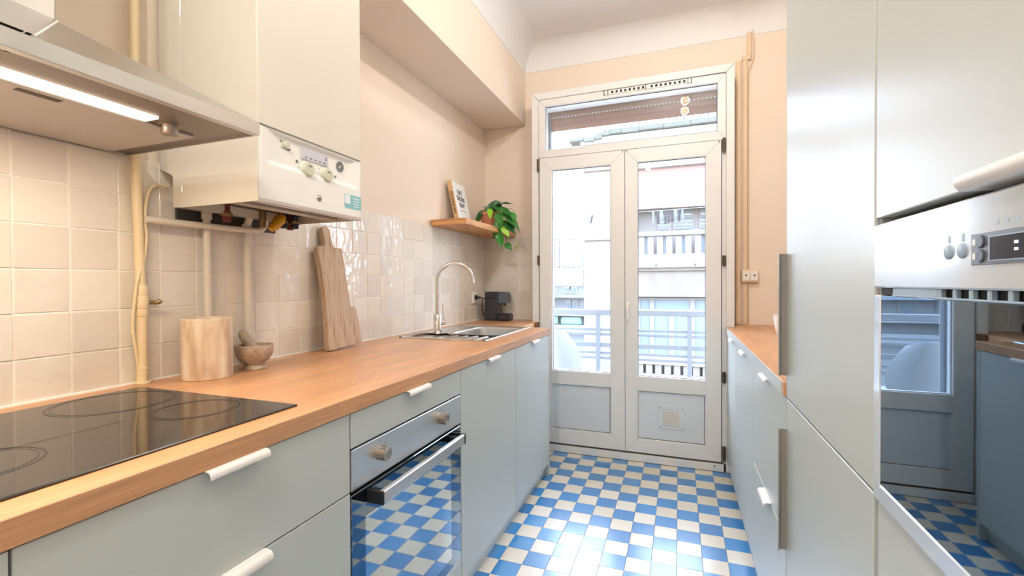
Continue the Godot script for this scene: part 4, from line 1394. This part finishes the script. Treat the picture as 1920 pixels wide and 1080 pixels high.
func shelf_corner() -> void:
	var s := thing("corner_shelf", "thick oak corner shelf above the coffee machine", "shelf", Vector3(-1.32, 1.553, -2.9))
	var mb := MB.new()
	var board := [Vector2(-2.472, -1.4395), Vector2(-2.472, -1.196), Vector2(-3.337, -1.196), Vector2(-3.337, -1.4395)]
	mb.box(Vector3(-1.4395, 1.553, -3.337), Vector3(-1.196, 1.591, -2.472), 0.0025)
	obj("board", mb, M.shelf_oak, s)

	# book leaning on the wall with its cover to the room
	var bk := thing("book", "white cookbook with tan spine, standing on the oak shelf, EAT DRINK NAP on its cover", "book", Vector3(-1.37, 1.592, -2.8))
	var lean := deg_to_rad(12.0)
	var turn := deg_to_rad(5.0)
	var bs := Basis(Vector3.UP, turn) * Basis(Vector3.BACK, lean)
	var o := Vector3(-1.342, 1.598, -2.672)
	# local x: towards the room, y: up, z: towards the camera; spine at z = 0
	var bx := Transform3D(bs, o)
	obj("pages", MB.new().box(Vector3(-0.028, 0.002, -0.232), Vector3(-0.003, 0.280, -0.004), 0.0, 2, bx), M.book_pages, bk)
	var cv := obj("cover", MB.new().box(Vector3(-0.0028, 0, -0.237), Vector3(0, 0.282, 0), 0.0006, 2, bx).box(Vector3(-0.031, 0, -0.237), Vector3(-0.0282, 0.282, 0), 0.0006, 2, bx), M.book_cover, bk)
	var spn := obj("spine", MB.new().box(Vector3(-0.031, 0, -0.003), Vector3(0.0004, 0.282, 0.001), 0.0006, 2, bx), M.book_spine, bk)
	var faceb := Basis(Vector3(0, 0, -1), Vector3(0, 1, 0), Vector3(1, 0, 0))
	var lines := [["EAT", 0.214], ["DRINK", 0.170], ["NAP", 0.126]]
	for l in lines:
		lettering(l[0], 0.046, bx * Transform3D(faceb, Vector3(0.0005, l[1], -0.113)), M.ink, bk)
	obj("subtitle", MB.new().box(Vector3(0, 0.084, -0.175), Vector3(0.0006, 0.088, -0.060), 0.0, 2, bx), M.print_grey, bk)
	lettering("EAT DRINK NAP", 0.020, bx * Transform3D(Basis(Vector3(0, -1, 0), Vector3(1, 0, 0), Vector3(0, 0, 1)), Vector3(-0.0155, 0.135, 0.0015)), M.ink, bk, "spine_lettering")

	# pothos in a terracotta pot
	var pc := Vector3(-1.306, 1.591, -3.10)
	var pl := thing("potted_plant", "trailing green pothos in a terracotta pot at the end of the shelf", "plant", pc)
	obj("pot", MB.new().lathe([Vector2(0, 0), Vector2(0.052, 0), Vector2(0.056, 0.004), Vector2(0.070, 0.10), Vector2(0.073, 0.102), Vector2(0.073, 0.125), Vector2(0.066, 0.125), Vector2(0.064, 0.10), Vector2(0, 0.10)], Transform3D(Basis(), pc), 32), M.terracotta, pl)
	obj("soil", MB.new().lathe([Vector2(0.065, 0.104), Vector2(0.03, 0.110), Vector2(0, 0.112)], Transform3D(Basis(), pc), 20), M.soil, pl)
	# base, tip, width, shade; offsets from the pot rim in metres along the end wall (a), up (h) and to the room (f)
	var src := pc + Vector3(0.0, 0.115, 0.0)
	var lv := PLANT
	for e in lv:
		var b := Vector3(e[0], e[1], e[2])
		var tp := Vector3(e[3], e[4], e[5])
		obj("leaf", leaf_mesh(b, tp, Vector3(e[6], e[7], e[8]), e[9], e[10], e[11]), M["leaf_%d" % int(e[12])], pl)
		var st: Vector3 = src + Vector3(rng.randf_range(-0.02, 0.03), 0.0, rng.randf_range(-0.02, 0.03))
		var midp := st.lerp(b, 0.6) + Vector3(0.0, 0.012, 0.0)
		if b.y < 1.60:
			midp = Vector3(maxf(b.x, -1.19) - 0.01, 1.71, b.z)
		obj("stem", MB.new().tube(_smooth([st, midp, b], 8), 0.0014, 6), M.stem_green, pl)


const PLANT := [
	[-1.23, 1.775, -3.08, -1.355, 1.685, -3.02, 0.5, 0.5, 0.8, 0.085, 0.10, 0.25, 2],
	[-1.235, 1.765, -3.07, -1.11, 1.775, -3.03, 0.2, 1.0, 0.5, 0.045, 0.15, 0.3, 2],
	[-1.24, 1.745, -3.05, -1.095, 1.675, -3.00, 0.4, 0.8, 0.6, 0.080, 0.12, 0.2, 0],
	[-1.275, 1.725, -3.02, -1.255, 1.655, -2.98, 0.3, 0.3, 1.0, 0.045, 0.08, 0.2, 3],
	[-1.155, 1.670, -3.03, -1.035, 1.580, -3.02, 0.5, 0.8, 0.5, 0.085, 0.22, 0.25, 0],
	[-1.150, 1.620, -3.02, -1.075, 1.545, -3.02, 0.7, 0.4, 0.7, 0.070, 0.10, 0.2, 2],
	[-1.170, 1.590, -3.00, -1.115, 1.520, -2.99, 0.4, 0.5, 0.9, 0.052, 0.10, 0.2, 3],
	[-1.220, 1.610, -3.00, -1.190, 1.495, -2.98, 0.1, 0.2, 1.0, 0.085, 0.10, 0.25, 1],
	[-1.195, 1.535, -3.00, -1.165, 1.450, -2.97, 0.0, 0.3, 1.0, 0.070, 0.08, 0.25, 1],
	[-1.150, 1.475, -3.02, -1.105, 1.430, -3.0, 0.3, 0.6, 0.8, 0.055, 0.15, 0.25, 0],
	[-1.085, 1.440, -3.03, -1.045, 1.485, -3.02, 0.6, 0.2, 0.8, 0.020, 0.05, 0.3, 4],
	[-1.345, 1.720, -3.06, -1.395, 1.640, -3.01, -0.2, 0.5, 0.9, 0.060, 0.20, 0.3, 2],
	[-1.370, 1.690, -3.10, -1.415, 1.615, -3.05, -0.3, 0.6, 0.8, 0.055, 0.20, 0.3, 4],
	[-1.370, 1.765, -3.12, -1.295, 1.760, -3.10, 0.0, 1.0, 0.2, 0.030, 0.05, 0.1, 2],
	[-1.205, 1.690, -3.02, -1.180, 1.615, -2.97, 0.3, 0.4, 0.9, 0.075, 0.10, 0.2, 1],
	[-1.185, 1.735, -3.06, -1.140, 1.655, -3.00, 0.5, 0.7, 0.6, 0.080, 0.12, 0.2, 1],
	[-1.185, 1.650, -3.00, -1.205, 1.560, -2.96, 0.1, 0.3, 1.0, 0.070, 0.12, 0.25, 0],
	[-1.175, 1.640, -3.03, -1.150, 1.560, -2.99, 0.4, 0.3, 0.9, 0.070, 0.10, 0.2, 0],
	[-1.260, 1.780, -3.10, -1.205, 1.715, -3.02, 0.3, 0.8, 0.6, 0.080, 0.14, 0.25, 0],
	[-1.200, 1.580, -3.03, -1.240, 1.520, -2.99, 0.0, 0.3, 1.0, 0.060, 0.12, 0.2, 2],
	[-1.130, 1.700, -3.06, -1.085, 1.630, -3.03, 0.6, 0.7, 0.5, 0.070, 0.18, 0.2, 1],
]


# ---------------------------------------------------------------- cabinets opposite
func right_run() -> void:
	var c := thing("base_cabinet", "narrow grey base cabinet right next to the balcony door, under the right worktop", "cabinet", Vector3(0.59, 0, -2.87))
	carcass_r(-3.12, -2.632, c)
	var f := front_r("door", 0.083, 0.877, -3.12, -2.632, c)
	handle_r(0.8785, -2.79, f)
	c = thing("base_cabinet", "grey one-door base cabinet in the middle under the right worktop", "cabinet", Vector3(0.59, 0, -2.33))
	carcass_r(-2.632, -2.032, c)
	f = front_r("door", 0.083, 0.877, -2.632, -2.032, c)
	handle_r(0.8785, -2.31, f)
	c = thing("drawer_cabinet", "grey two-drawer base cabinet beside the tall refrigerator cabinet", "cabinet", Vector3(0.59, 0, -1.74))
	carcass_r(-2.032, -1.444, c)
	f = front_r("drawer", 0.4845, 0.877, -2.032, -1.444, c)
	handle_r(0.8785, -1.735, f)
	f = front_r("drawer", 0.083, 0.4815, -2.032, -1.444, c)
	handle_r(0.4830, -1.715, f, 1.0)
	var w := thing("worktop", "short oak stave worktop on the right under the light switch", "worktop", Vector3(0.6, 0.88, -2.29))
	obj("board", B(Vector3(0.271, 0.88, -3.132), Vector3(0.932, TOP, -1.442), 0.0012), M.worktop_wood, w)
	obj("board_back", B(Vector3(0.322, 0.88, -3.336), Vector3(0.932, TOP, -3.132), 0.0), M.worktop_wood, w)
	obj("painted_edge_sheen", B(Vector3(0.2695, 0.8805, -3.12), Vector3(0.2712, TOP - 0.0008, -1.462)), M.front_paint, w)  # pale strip paints the window light glancing off the wooden edge
	# cup
	var p := Vector3(0.512, TOP, -2.72)
	solo("cup", MB.new().lathe([Vector2(0, 0), Vector2(0.030, 0), Vector2(0.034, 0.003), Vector2(0.047, 0.075), Vector2(0.049, 0.104), Vector2(0.0475, 0.105), Vector2(0.045, 0.103), Vector2(0.043, 0.07), Vector2(0.030, 0.008), Vector2(0, 0.006)], Transform3D(Basis(), p), 36), M.cup_white, "white tapered cup on the right worktop, half hidden by the tall cabinet", "cup")

	# tall refrigerator cabinet with two doors
	c = thing("tall_cabinet", "tall grey refrigerator cabinet with two doors and long grey handles", "cabinet", Vector3(0.59, 0, -1.14))
	carcass_r(-1.437, -0.836, c, 2.36)
	obj("side_panel", B(Vector3(CAB_R, 0.083, -1.4415), Vector3(0.90, 2.36, -1.4385), 0.0005), M.front_paint, c)
	var vert := Basis(Vector3(-1, 0, 0), Vector3(0, 0, -1), Vector3(0, -1, 0))
	f = front_r("upper_door", 0.8785, 2.36, -1.437, -0.836, c)
	obj("long_handle", lip_handle(0.335, Transform3D(vert, Vector3(CAB_R, 1.1065, -1.4365)), 0.95), M.handle_grey, f).set_meta("label", "long vertical grey metal pull")
	f = front_r("lower_door", 0.083, 0.8745, -1.437, -0.836, c)
	obj("long_handle", lip_handle(0.335, Transform3D(vert, Vector3(CAB_R, 0.6235, -1.4365)), 0.95), M.handle_grey, f).set_meta("label", "long vertical grey metal pull")

	# tall cabinet round the microwave
	c = thing("tall_cabinet", "tall grey appliance cabinet around the built-in microwave at the right", "cabinet", Vector3(0.59, 0, -0.53))
	obj("lower_body", B(Vector3(CAB_R + 0.0195, 0.083, -0.8355), Vector3(0.90, 0.874, -0.2205)), M.carcass, c)
	obj("upper_body", B(Vector3(CAB_R + 0.0195, 1.29, -0.8355), Vector3(0.90, 2.36, -0.2205)), M.carcass, c)
	for z in [-0.8355, -0.2365]:
		obj("side", B(Vector3(CAB_R + 0.004, 0.874, z), Vector3(0.90, 1.29, z + 0.016)), M.carcass, c)
	obj("plinth", B(Vector3(CAB_R + 0.022, 0.001, -0.8355), Vector3(CAB_R + 0.038, 0.083, -0.2205)), M.front_paint, c)
	f = front_r("upper_door", 1.290, 2.36, -0.833, -0.222, c)
	obj("handle", lip_handle(0.125, Transform3D(Basis(Vector3(-1, 0, 0), Vector3(0, -1, 0), Vector3(0, 0, 1)), Vector3(CAB_R, 1.2865, -0.520)), 0.85), M.handle_white, f)
	front_r("lower_door", 0.083, 0.8745, -0.822, -0.222, c)

	# built-in microwave
	var x := 0.270
	var z0 := -0.818
	var z1 := -0.222
	var m := thing("built_in_microwave", "built-in microwave with a pale control strip over a dark mirrored glass door", "microwave", Vector3(0.5, 0.877, -0.52))
	obj("body", B(Vector3(x + 0.03, 0.88, z0 + 0.02), Vector3(0.75, 1.27, z1 - 0.02)), M.black_matt, m)
	var cp := obj("control_strip", B(Vector3(x, 1.1875, z0), Vector3(x + 0.024, 1.2785, z1), 0.002), M.appliance_face, m)
	var turn := Basis(Vector3.BACK, PI / 2)
	for z in [-0.617, -0.592]:
		obj("button", MB.new().lathe([Vector2(0, 0), Vector2(0.0078, 0), Vector2(0.0078, 0.0012), Vector2(0.0068, 0.002), Vector2(0, 0.002)], Transform3D(turn, Vector3(x, 1.227, z)), 24), M.button_grey, cp)
		put("printed_mark", B(Vector3(-0.0004, -0.004, -0.002), Vector3(0, 0.004, 0.002)).mesh(), M.button_grey, Transform3D(Basis(), Vector3(x, 1.2405, z)), cp)
	var dsp := obj("display", B(Vector3(x - 0.0012, 1.2115, -0.576), Vector3(x + 0.001, 1.2415, -0.446), 0.0004), M.display_frame, cp)
	for y in [1.2335, 1.2200]:
		obj("button", MB.new().lathe([Vector2(0, 0), Vector2(0.0062, 0), Vector2(0.0062, 0.0012), Vector2(0.0054, 0.002), Vector2(0, 0.002)], Transform3D(turn, Vector3(x - 0.001, y, -0.560)), 24), M.button_dark, cp)
		put("printed_mark", B(Vector3(-0.0004, -0.003, -0.002), Vector3(0, 0.003, 0.002)).mesh(), M.sticker_white, Transform3D(Basis(), Vector3(x - 0.0012, y, -0.571)), cp)
	var rim := MB.new()
	for e in [[1.2145, 1.2155, -0.546, -0.452], [1.2365, 1.2375, -0.546, -0.452], [1.2145, 1.2375, -0.5475, -0.546]]:
		rim.box(Vector3(x - 0.002, e[0], e[2]), Vector3(x - 0.001, e[1], e[3]))
	obj("display_rim", rim, M.button_grey, cp)
	obj("screen", B(Vector3(x - 0.0017, 1.2155, -0.546), Vector3(x - 0.001, 1.2365, -0.452)), M.display_dark, cp)
	for y in [1.2295, 1.2235]:
		obj("screen_light", B(Vector3(x - 0.0022, y - 0.0012, -0.5125), Vector3(x - 0.0017, y + 0.0012, -0.5085), 0.0), M.led_glow, cp)
	for z in [-0.538, -0.525, -0.512]:
		put("printed_mark", B(Vector3(-0.0004, -0.002, -0.002), Vector3(0, 0.002, 0.002)).mesh(), M.button_grey, Transform3D(Basis(), Vector3(x, 1.2495, z)), cp)
	# vent grille under the strip
	var vg := obj("vent_grille", B(Vector3(x + 0.008, 1.1775, z0 + 0.004), Vector3(x + 0.022, 1.1875, z1 - 0.004)), M.black_matt, m)
	obj("grille_frame", B(Vector3(x + 0.002, 1.1775, -0.76), Vector3(x + 0.008, 1.1875, -0.645), 0.001), M.button_grey, vg)
	for k in 11:
		var z := -0.645 + 0.029 * k
		obj("grille_bar", B(Vector3(x + 0.002, 1.1775, z), Vector3(x + 0.008, 1.1875, z + 0.006), 0.001), M.button_grey, vg)
	obj("grille_lip", B(Vector3(x + 0.001, 1.1762, -0.76), Vector3(x + 0.008, 1.1782, z1), 0.0005), M.button_grey, vg)
	# door: mirrored glass inside a pale frame
	var d := obj("door_glass", B(Vector3(x + 0.001, 0.904, -0.795), Vector3(x + 0.02, 1.176, z1), 0.0006), M.mirror_glass, m)
	var fr := MB.new()
	fr.box(Vector3(x, 0.877, z0), Vector3(x + 0.022, 1.1765, -0.795), 0.002)
	fr.box(Vector3(x, 0.877, -0.797), Vector3(x + 0.022, 0.904, z1), 0.002)
	obj("door_frame", fr, M.appliance_face, m)


# ---------------------------------------------------------------- beyond the glass
func outside() -> void:
	solo("balcony_floor", B(Vector3(-2.6, -0.2, -4.66), Vector3(1.6, -0.02, -3.561)), M.balcony_concrete, "grey concrete balcony floor outside the door", "balcony", "", "structure")
	solo("added_shade_slab", B(Vector3(-2.6, 2.80, -4.55), Vector3(1.6, 2.98, -3.561)), M.balcony_concrete, "added slab out of sight above the door, there to shade the balcony", "balcony", "", "structure")  # unseen slab added to keep zenith light off the chair and railing
	# railing
	var z := -4.5
	var r := thing("balcony_railing", "white metal balcony railing with horizontal bars outside the door", "railing", Vector3(-0.3, -0.02, z))
	obj("top_rail", B(Vector3(-2.5, 0.882, z - 0.03), Vector3(1.5, 0.936, z + 0.03), 0.006), M.rail_paint, r)
	for e in [[0.738, 0.012], [0.693, 0.012], [0.589, 0.021], [0.512, 0.012], [0.462, 0.012], [0.30, 0.012], [0.12, 0.02]]:
		obj("bar", B(Vector3(-2.5, e[0] - e[1], z - 0.008), Vector3(1.5, e[0] + e[1], z + 0.008), 0.002), M.rail_paint, r)
	for x in [-2.42, -1.585, -0.749, 0.088, 0.925]:
		obj("post", B(Vector3(x - 0.021, -0.02, z - 0.022), Vector3(x + 0.021, 0.885, z + 0.022), 0.003), M.rail_paint, r)

	# moulded chair, its back to the room
	var cp := Vector3(-0.985, -0.02, -3.96)
	var ch := thing("balcony_chair", "white moulded shell chair standing on the balcony behind the left door leaf", "chair", cp)
	var bs := Basis(Vector3.UP, deg_to_rad(-14.0))
	var xf := Transform3D(bs, cp)
	var shell := func(u: float, v: float) -> Vector3:
		# v: 0 seat front .. 1 top of the back; u across; local -z is forward
		var path := [Vector2(-0.23, 0.425), Vector2(-0.15, 0.44), Vector2(-0.02, 0.425), Vector2(0.10, 0.42), Vector2(0.17, 0.46), Vector2(0.205, 0.56), Vector2(0.232, 0.68), Vector2(0.258, 0.82)]
		var k := v * (path.size() - 1)
		var i := mini(int(k), path.size() - 2)
		var p: Vector2 = path[i].cubic_interpolate(path[i + 1], path[maxi(i - 1, 0)], path[mini(i + 2, path.size() - 1)], k - i)
		var half := [0.185, 0.215, 0.232, 0.243, 0.255, 0.245, 0.215, 0.135]
		var hw := lerpf(half[i], half[i + 1], k - i)
		var s := u * 2.0 - 1.0
		var a := signf(s) * pow(absf(s), 0.95)
		var lift := 0.055 * pow(absf(s), 3.0) * (1.0 - smoothstep(0.5, 0.8, v))
		var wrap := -0.11 * pow(absf(s), 2.4) * smoothstep(0.45, 0.75, v)
		var drop := -0.035 * pow(absf(s), 3.0) * smoothstep(0.8, 1.0, v)
		return xf * Vector3(a * hw, p.y + lift + drop, p.x + wrap)
	obj("shell", MB.new().skin(shell, 26, 36, 0.006), M.chair_shell, ch)
	for e in [[-1, -1], [1, -1], [-1, 1], [1, 1]]:
		obj("leg", MB.new().tube([xf * Vector3(e[0] * 0.11, 0.425, e[1] * 0.09), xf * Vector3(e[0] * 0.21, 0.0, e[1] * 0.2)], [0.014, 0.010], 12), M.chair_wood, ch)

	# the block across the courtyard
	var f := -10.0
	var b := thing("facade_building", "cream apartment block across the courtyard with salmon blind and white windows", "building", Vector3(0.8, -4.0, f))
	var wl := MB.new()
	wl.box(Vector3(-1.977, -6.0, f - 3.0), Vector3(-1.02, 4.36, f))
	wl.box(Vector3(-1.02, 3.63, f - 3.0), Vector3(5.0, 4.36, f))
	wl.box(Vector3(-1.02, 0.90, f - 3.0), Vector3(5.0, 1.62, f))
	wl.box(Vector3(-1.02, -6.0, f - 3.0), Vector3(5.0, -0.95, f))
	wl.box(Vector3(-1.02, -0.95, f - 3.0), Vector3(5.0, 3.63, f - 0.9))
	wl.box(Vector3(1.9, -0.95, f - 0.9), Vector3(5.0, 3.63, f))
	obj("wall", wl, M.facade, b)
	obj("ledge", B(Vector3(-1.1, 1.50, f), Vector3(5.0, 1.62, f + 0.14), 0.02), M.facade_white, b)
	obj("ledge", B(Vector3(-1.1, 1.44, f), Vector3(5.0, 1.50, f + 0.07), 0.01), M.facade, b)
	obj("string_course", B(Vector3(-1.977, 3.63, f), Vector3(-1.02, 3.70, f + 0.06), 0.01), M.facade, b)
	obj("string_course", B(Vector3(-1.977, 2.12, f), Vector3(-1.02, 2.17, f + 0.04), 0.01), M.facade, b)
	for x in [-0.45, 0.30]:
		obj("drain_spout", cyl(Vector3(x, 1.56, f + 0.1), Vector3(x, 1.555, f + 0.2), 0.018, 10), M.iron, b)
	# upper loggia: blind, shuttered windows, pierced parapet
	for k in 19:
		var y := 2.755 + 0.0455 * k
		obj("blind_slat", B(Vector3(-1.0, y, f - 0.10), Vector3(1.9, y + 0.0452, f - 0.06), 0.0035, 0), M.blind_salmon, b)
	obj("blind_box", B(Vector3(-1.0, 3.60, f - 0.14), Vector3(1.9, 3.68, f + 0.02), 0.01), M.facade_white, b)
	obj("window_wall", B(Vector3(-1.0, 1.7, f - 0.62), Vector3(1.9, 2.9, f - 0.5)), M.facade_white, b)
	for e in [[-0.42, -0.20], [-0.10, 0.26], [0.42, 0.66], [0.85, 1.3]]:
		var wn := obj("window", B(Vector3(e[0] - 0.04, 2.22, f - 0.51), Vector3(e[1] + 0.04, 2.90, f - 0.47), 0.01), M.facade_white, b)
		for k in 7:
			obj("shutter_slat", B(Vector3(e[0], 2.26 + 0.075 * k, f - 0.475), Vector3(e[1], 2.30 + 0.075 * k, f - 0.455), 0.004), M.far_glass if k % 3 != 1 else M.far_blue, wn)
	obj("parapet_rail", B(Vector3(-1.02, 2.17, f - 0.1), Vector3(1.9, 2.265, f + 0.05), 0.01), M.facade_white, b)
	obj("parapet_base", B(Vector3(-1.02, 1.62, f - 0.1), Vector3(1.9, 1.79, f + 0.02), 0.01), M.facade_white, b)
	for k in 16:
		var x := -0.96 + 0.1845 * k
		obj("baluster", B(Vector3(x - 0.066 + 0.03, 1.79, f - 0.08), Vector3(x + 0.055 + 0.03, 2.17, f), 0.006), M.facade_white, b)
		if k % 2 == 1:
			obj("infill_panel", B(Vector3(x + 0.085, 1.79, f - 0.075), Vector3(x + 0.149, 2.17, f - 0.05)), M.far_blue, b)
	# lower loggia glazing
	obj("glazing_back", B(Vector3(-1.0, -0.45, f - 0.34), Vector3(1.9, 0.90, f - 0.30)), M.far_dark, b)
	for e in [[-0.78, -0.60, 0.62, 0.83], [-0.50, 0.21, 0.62, 0.83], [0.30, 0.58, 0.62, 0.83], [0.68, 1.4, 0.62, 0.83], [-0.78, -0.60, -0.37, 0.55], [-0.50, -0.21, -0.37, 0.55], [-0.095, 0.20, -0.37, 0.55], [0.30, 0.58, -0.37, 0.55], [0.68, 0.98, -0.37, 0.55], [1.08, 1.4, -0.37, 0.55]]:
		obj("pane", B(Vector3(e[0] - 0.02, e[2] - 0.02, f - 0.24), Vector3(e[1] + 0.02, e[3] + 0.02, f - 0.235)), M.far_glass, b)
	for x in [-0.84, -0.55, 0.255, 0.63, 1.45]:
		obj("mullion", B(Vector3(x - 0.047, -0.46, f - 0.24), Vector3(x + 0.047, 0.88, f - 0.19), 0.006), M.facade_white, b)
	for x in [-0.152, 1.03]:
		obj("mullion", B(Vector3(x - 0.058, -0.46, f - 0.24), Vector3(x + 0.058, 0.58, f - 0.19), 0.006), M.facade_white, b)
	obj("transom_bar", B(Vector3(-0.9, 0.545, f - 0.24), Vector3(1.9, 0.63, f - 0.192), 0.006), M.facade_white, b)
	obj("transom_bar", B(Vector3(-0.9, 0.825, f - 0.24), Vector3(1.9, 0.88, f - 0.192), 0.006), M.facade_white, b)
	obj("window_sill", B(Vector3(-1.02, -0.52, f - 0.3), Vector3(1.9, -0.37, f + 0.04), 0.01), M.facade_white, b)
	for k in 14:
		var x := -0.72 + 0.185 * k
		obj("baluster", B(Vector3(x - 0.13, -0.72, f - 0.06), Vector3(x, -0.50, f), 0.006), M.facade, b)
	obj("parapet_base", B(Vector3(-1.02, -0.97, f - 0.1), Vector3(1.9, -0.72, f + 0.05), 0.01), M.facade_white, b)
	# weathered eaves and the roof terrace rail
	for e in [[-2.30, -1.96, 4.30, 4.40], [-1.97, -1.72, 4.27, 4.38], [-1.73, -1.56, 4.30, 4.45], [-1.57, -1.40, 4.36, 4.50], [-1.41, -1.15, 4.38, 4.505], [-1.16, -0.80, 4.37, 4.50], [-0.81, -0.30, 4.385, 4.505], [-0.31, 0.22, 4.38, 4.50], [0.21, 0.70, 4.385, 4.51], [0.69, 1.6, 4.38, 4.50], [1.59, 5.0, 4.38, 4.50]]:
		obj("cornice_stone", B(Vector3(e[0], e[2], f - 0.3), Vector3(e[1], e[3], f + 0.07), 0.02), M.facade_moss, b)
	obj("cornice", B(Vector3(-2.05, 4.20, f - 0.3), Vector3(5.0, 4.37, f + 0.04), 0.02), M.facade, b)
	for k in 22:
		var x := -0.95 + 0.15 * k
		obj("terrace_picket", cyl(Vector3(x, 4.45, f - 0.05), Vector3(x, 5.3, f - 0.05), 0.014, 6), M.iron, b)
	obj("roof_post", B(Vector3(-2.0, 4.3, f - 0.1), Vector3(-1.95, 5.3, f - 0.05)), M.rail_paint, b)

	# small balcony on the corner of the block
	var sb := thing("corner_balcony", "corner balcony with thin dark vertical bars on the block across", "balcony", Vector3(-2.6, 1.1, -10.3))
	obj("slab", B(Vector3(-4.2, 1.12, -11.2), Vector3(-1.98, 1.52, -10.0), 0.01), M.facade, sb)
	obj("top_rail", B(Vector3(-4.2, 2.165, -10.03), Vector3(-1.99, 2.185, -10.01)), M.iron, sb)
	obj("bottom_rail", B(Vector3(-4.2, 1.535, -10.03), Vector3(-1.99, 1.555, -10.01)), M.iron, sb)
	for k in 20:
		var x := -2.0 - 0.1085 * k
		obj("bar", cyl(Vector3(x, 1.52, -10.02), Vector3(x, 2.17, -10.02), 0.012, 6), M.iron, sb)

	# washing lines with small dark garments
	var wz := -9.26
	for k in 3:
		var y := 2.590 + 0.055 * k
		solo("washing_line", MB.new().tube([Vector3(-3.4, y - 0.064, wz), Vector3(-0.2, y, wz), Vector3(2.6, y + 0.056, wz)], 0.006, 6), M.rail_paint, ["lowest of three thin pale washing lines strung across the courtyard", "middle one of three thin pale washing lines strung across the courtyard", "topmost of three thin pale washing lines strung across the courtyard"][k], "washing line", "washing lines across the courtyard")
	var spec := [[-0.475, 0.24, 1], [-0.385, 0.26, 0], [-0.325, 0.20, 1], [-0.250, 0.27, 0], [-0.195, 0.25, 0], [-0.125, 0.24, 0], [-0.07, 0.20, 1], [0.0, 0.24, 0], [0.055, 0.2, 1]]
	var nth := ["first", "second", "third", "fourth", "fifth", "sixth", "seventh", "eighth", "last"]
	for k in spec.size():
		var e: Array = spec[k]
		var ph := k * 1.7
		var g := MB.new().skin(func(u, v): return Vector3(e[0] + (u - 0.5) * 0.045 * (1.0 - 0.3 * sin(v * 3.0 + ph)), 2.592 + 0.02 * (e[0] + 0.2) - v * e[1], wz + 0.012 * sin(u * 9.0 + v * 4.0 + ph) * v), 6, 8, 0.006)
		solo("hanging_garment", g, M.laundry_dark if e[2] == 0 else M.laundry_light, "small %s garment, %s from the left on the washing line below the salmon blind" % ["dark" if e[2] == 0 else "pale", nth[k]], "laundry", "laundry on the line")
	solo("clothes_peg", MB.new().tube([Vector3(-1.657, 2.575, wz), Vector3(-1.668, 2.50, wz), Vector3(-1.69, 2.41, wz)], [0.012, 0.016, 0.014], 8), M.laundry_dark, "single dark peg hanging from the washing line behind the left door leaf", "peg")

	# distant block seen under the corner balcony
	var q := -30.0
	var a := thing("distant_building", "pale blue-grey distant apartment block seen low through the left door leaf", "building", Vector3(-7.5, -12, q))
	obj("wall", B(Vector3(-22.0, -12.0, q - 5.0), Vector3(-4.0, 1.15, q)), M.far_wall, a)
	obj("roof_edge", B(Vector3(-22.1, 1.15, q - 5.0), Vector3(-4.0, 1.30, q + 0.3)), M.far_blue, a)
	obj("balcony_ledge", B(Vector3(-22.0, 0.24, q), Vector3(-4.0, 0.42, q + 0.8)), M.far_blue, a)
	obj("balcony_ledge", B(Vector3(-22.0, -0.95, q), Vector3(-4.0, -0.60, q + 0.8)), M.far_wall, a)
	obj("balcony_ledge", B(Vector3(-22.0, -2.0, q), Vector3(-4.0, -1.55, q + 0.8)), M.far_wall, a)
	for e in [[-7.25, -6.88, 0.58, 0.86], [-6.82, -6.45, 0.58, 0.86], [-7.08, -6.78, -0.55, -0.04], [-6.74, -6.42, -0.55, -0.04], [-6.05, -5.7, -0.55, -0.04], [-8.1, -7.8, 0.55, 0.8], [-8.2, -7.9, -0.5, -0.1], [-9.6, -9.2, 0.55, 1.0], [-9.1, -8.7, 0.55, 1.0], [-11.2, -10.8, 0.55, 1.0], [-10.7, -10.3, 0.55, 1.0], [-9.6, -9.1, -0.5, 0.1], [-11.2, -10.5, -0.5, 0.1], [-12.6, -12.1, 0.55, 1.0], [-12.6, -12.1, -0.5, 0.1]]:
		var wn := obj("window", B(Vector3(e[0] - 0.08, e[2] - 0.08, q), Vector3(e[1] + 0.08, e[3] + 0.08, q + 0.06)), M.facade_white, a)
		obj("pane", B(Vector3(e[0], e[2], q + 0.05), Vector3(e[1], e[3], q + 0.08)), M.far_dark, wn)
	obj("balcony_planting", B(Vector3(-7.35, -1.55, q + 0.3), Vector3(-6.0, -1.05, q + 0.7), 0.1), M.far_green, a)
	obj("awning", B(Vector3(-8.3, -1.5, q + 0.3), Vector3(-7.6, -1.0, q + 0.5)), M.far_green, a)
	solo("courtyard_ground", B(Vector3(-40, -12.3, -60), Vector3(40, -12.0, -3.6)), M.balcony_concrete, "grey courtyard ground far below the balcony", "ground", "", "structure")
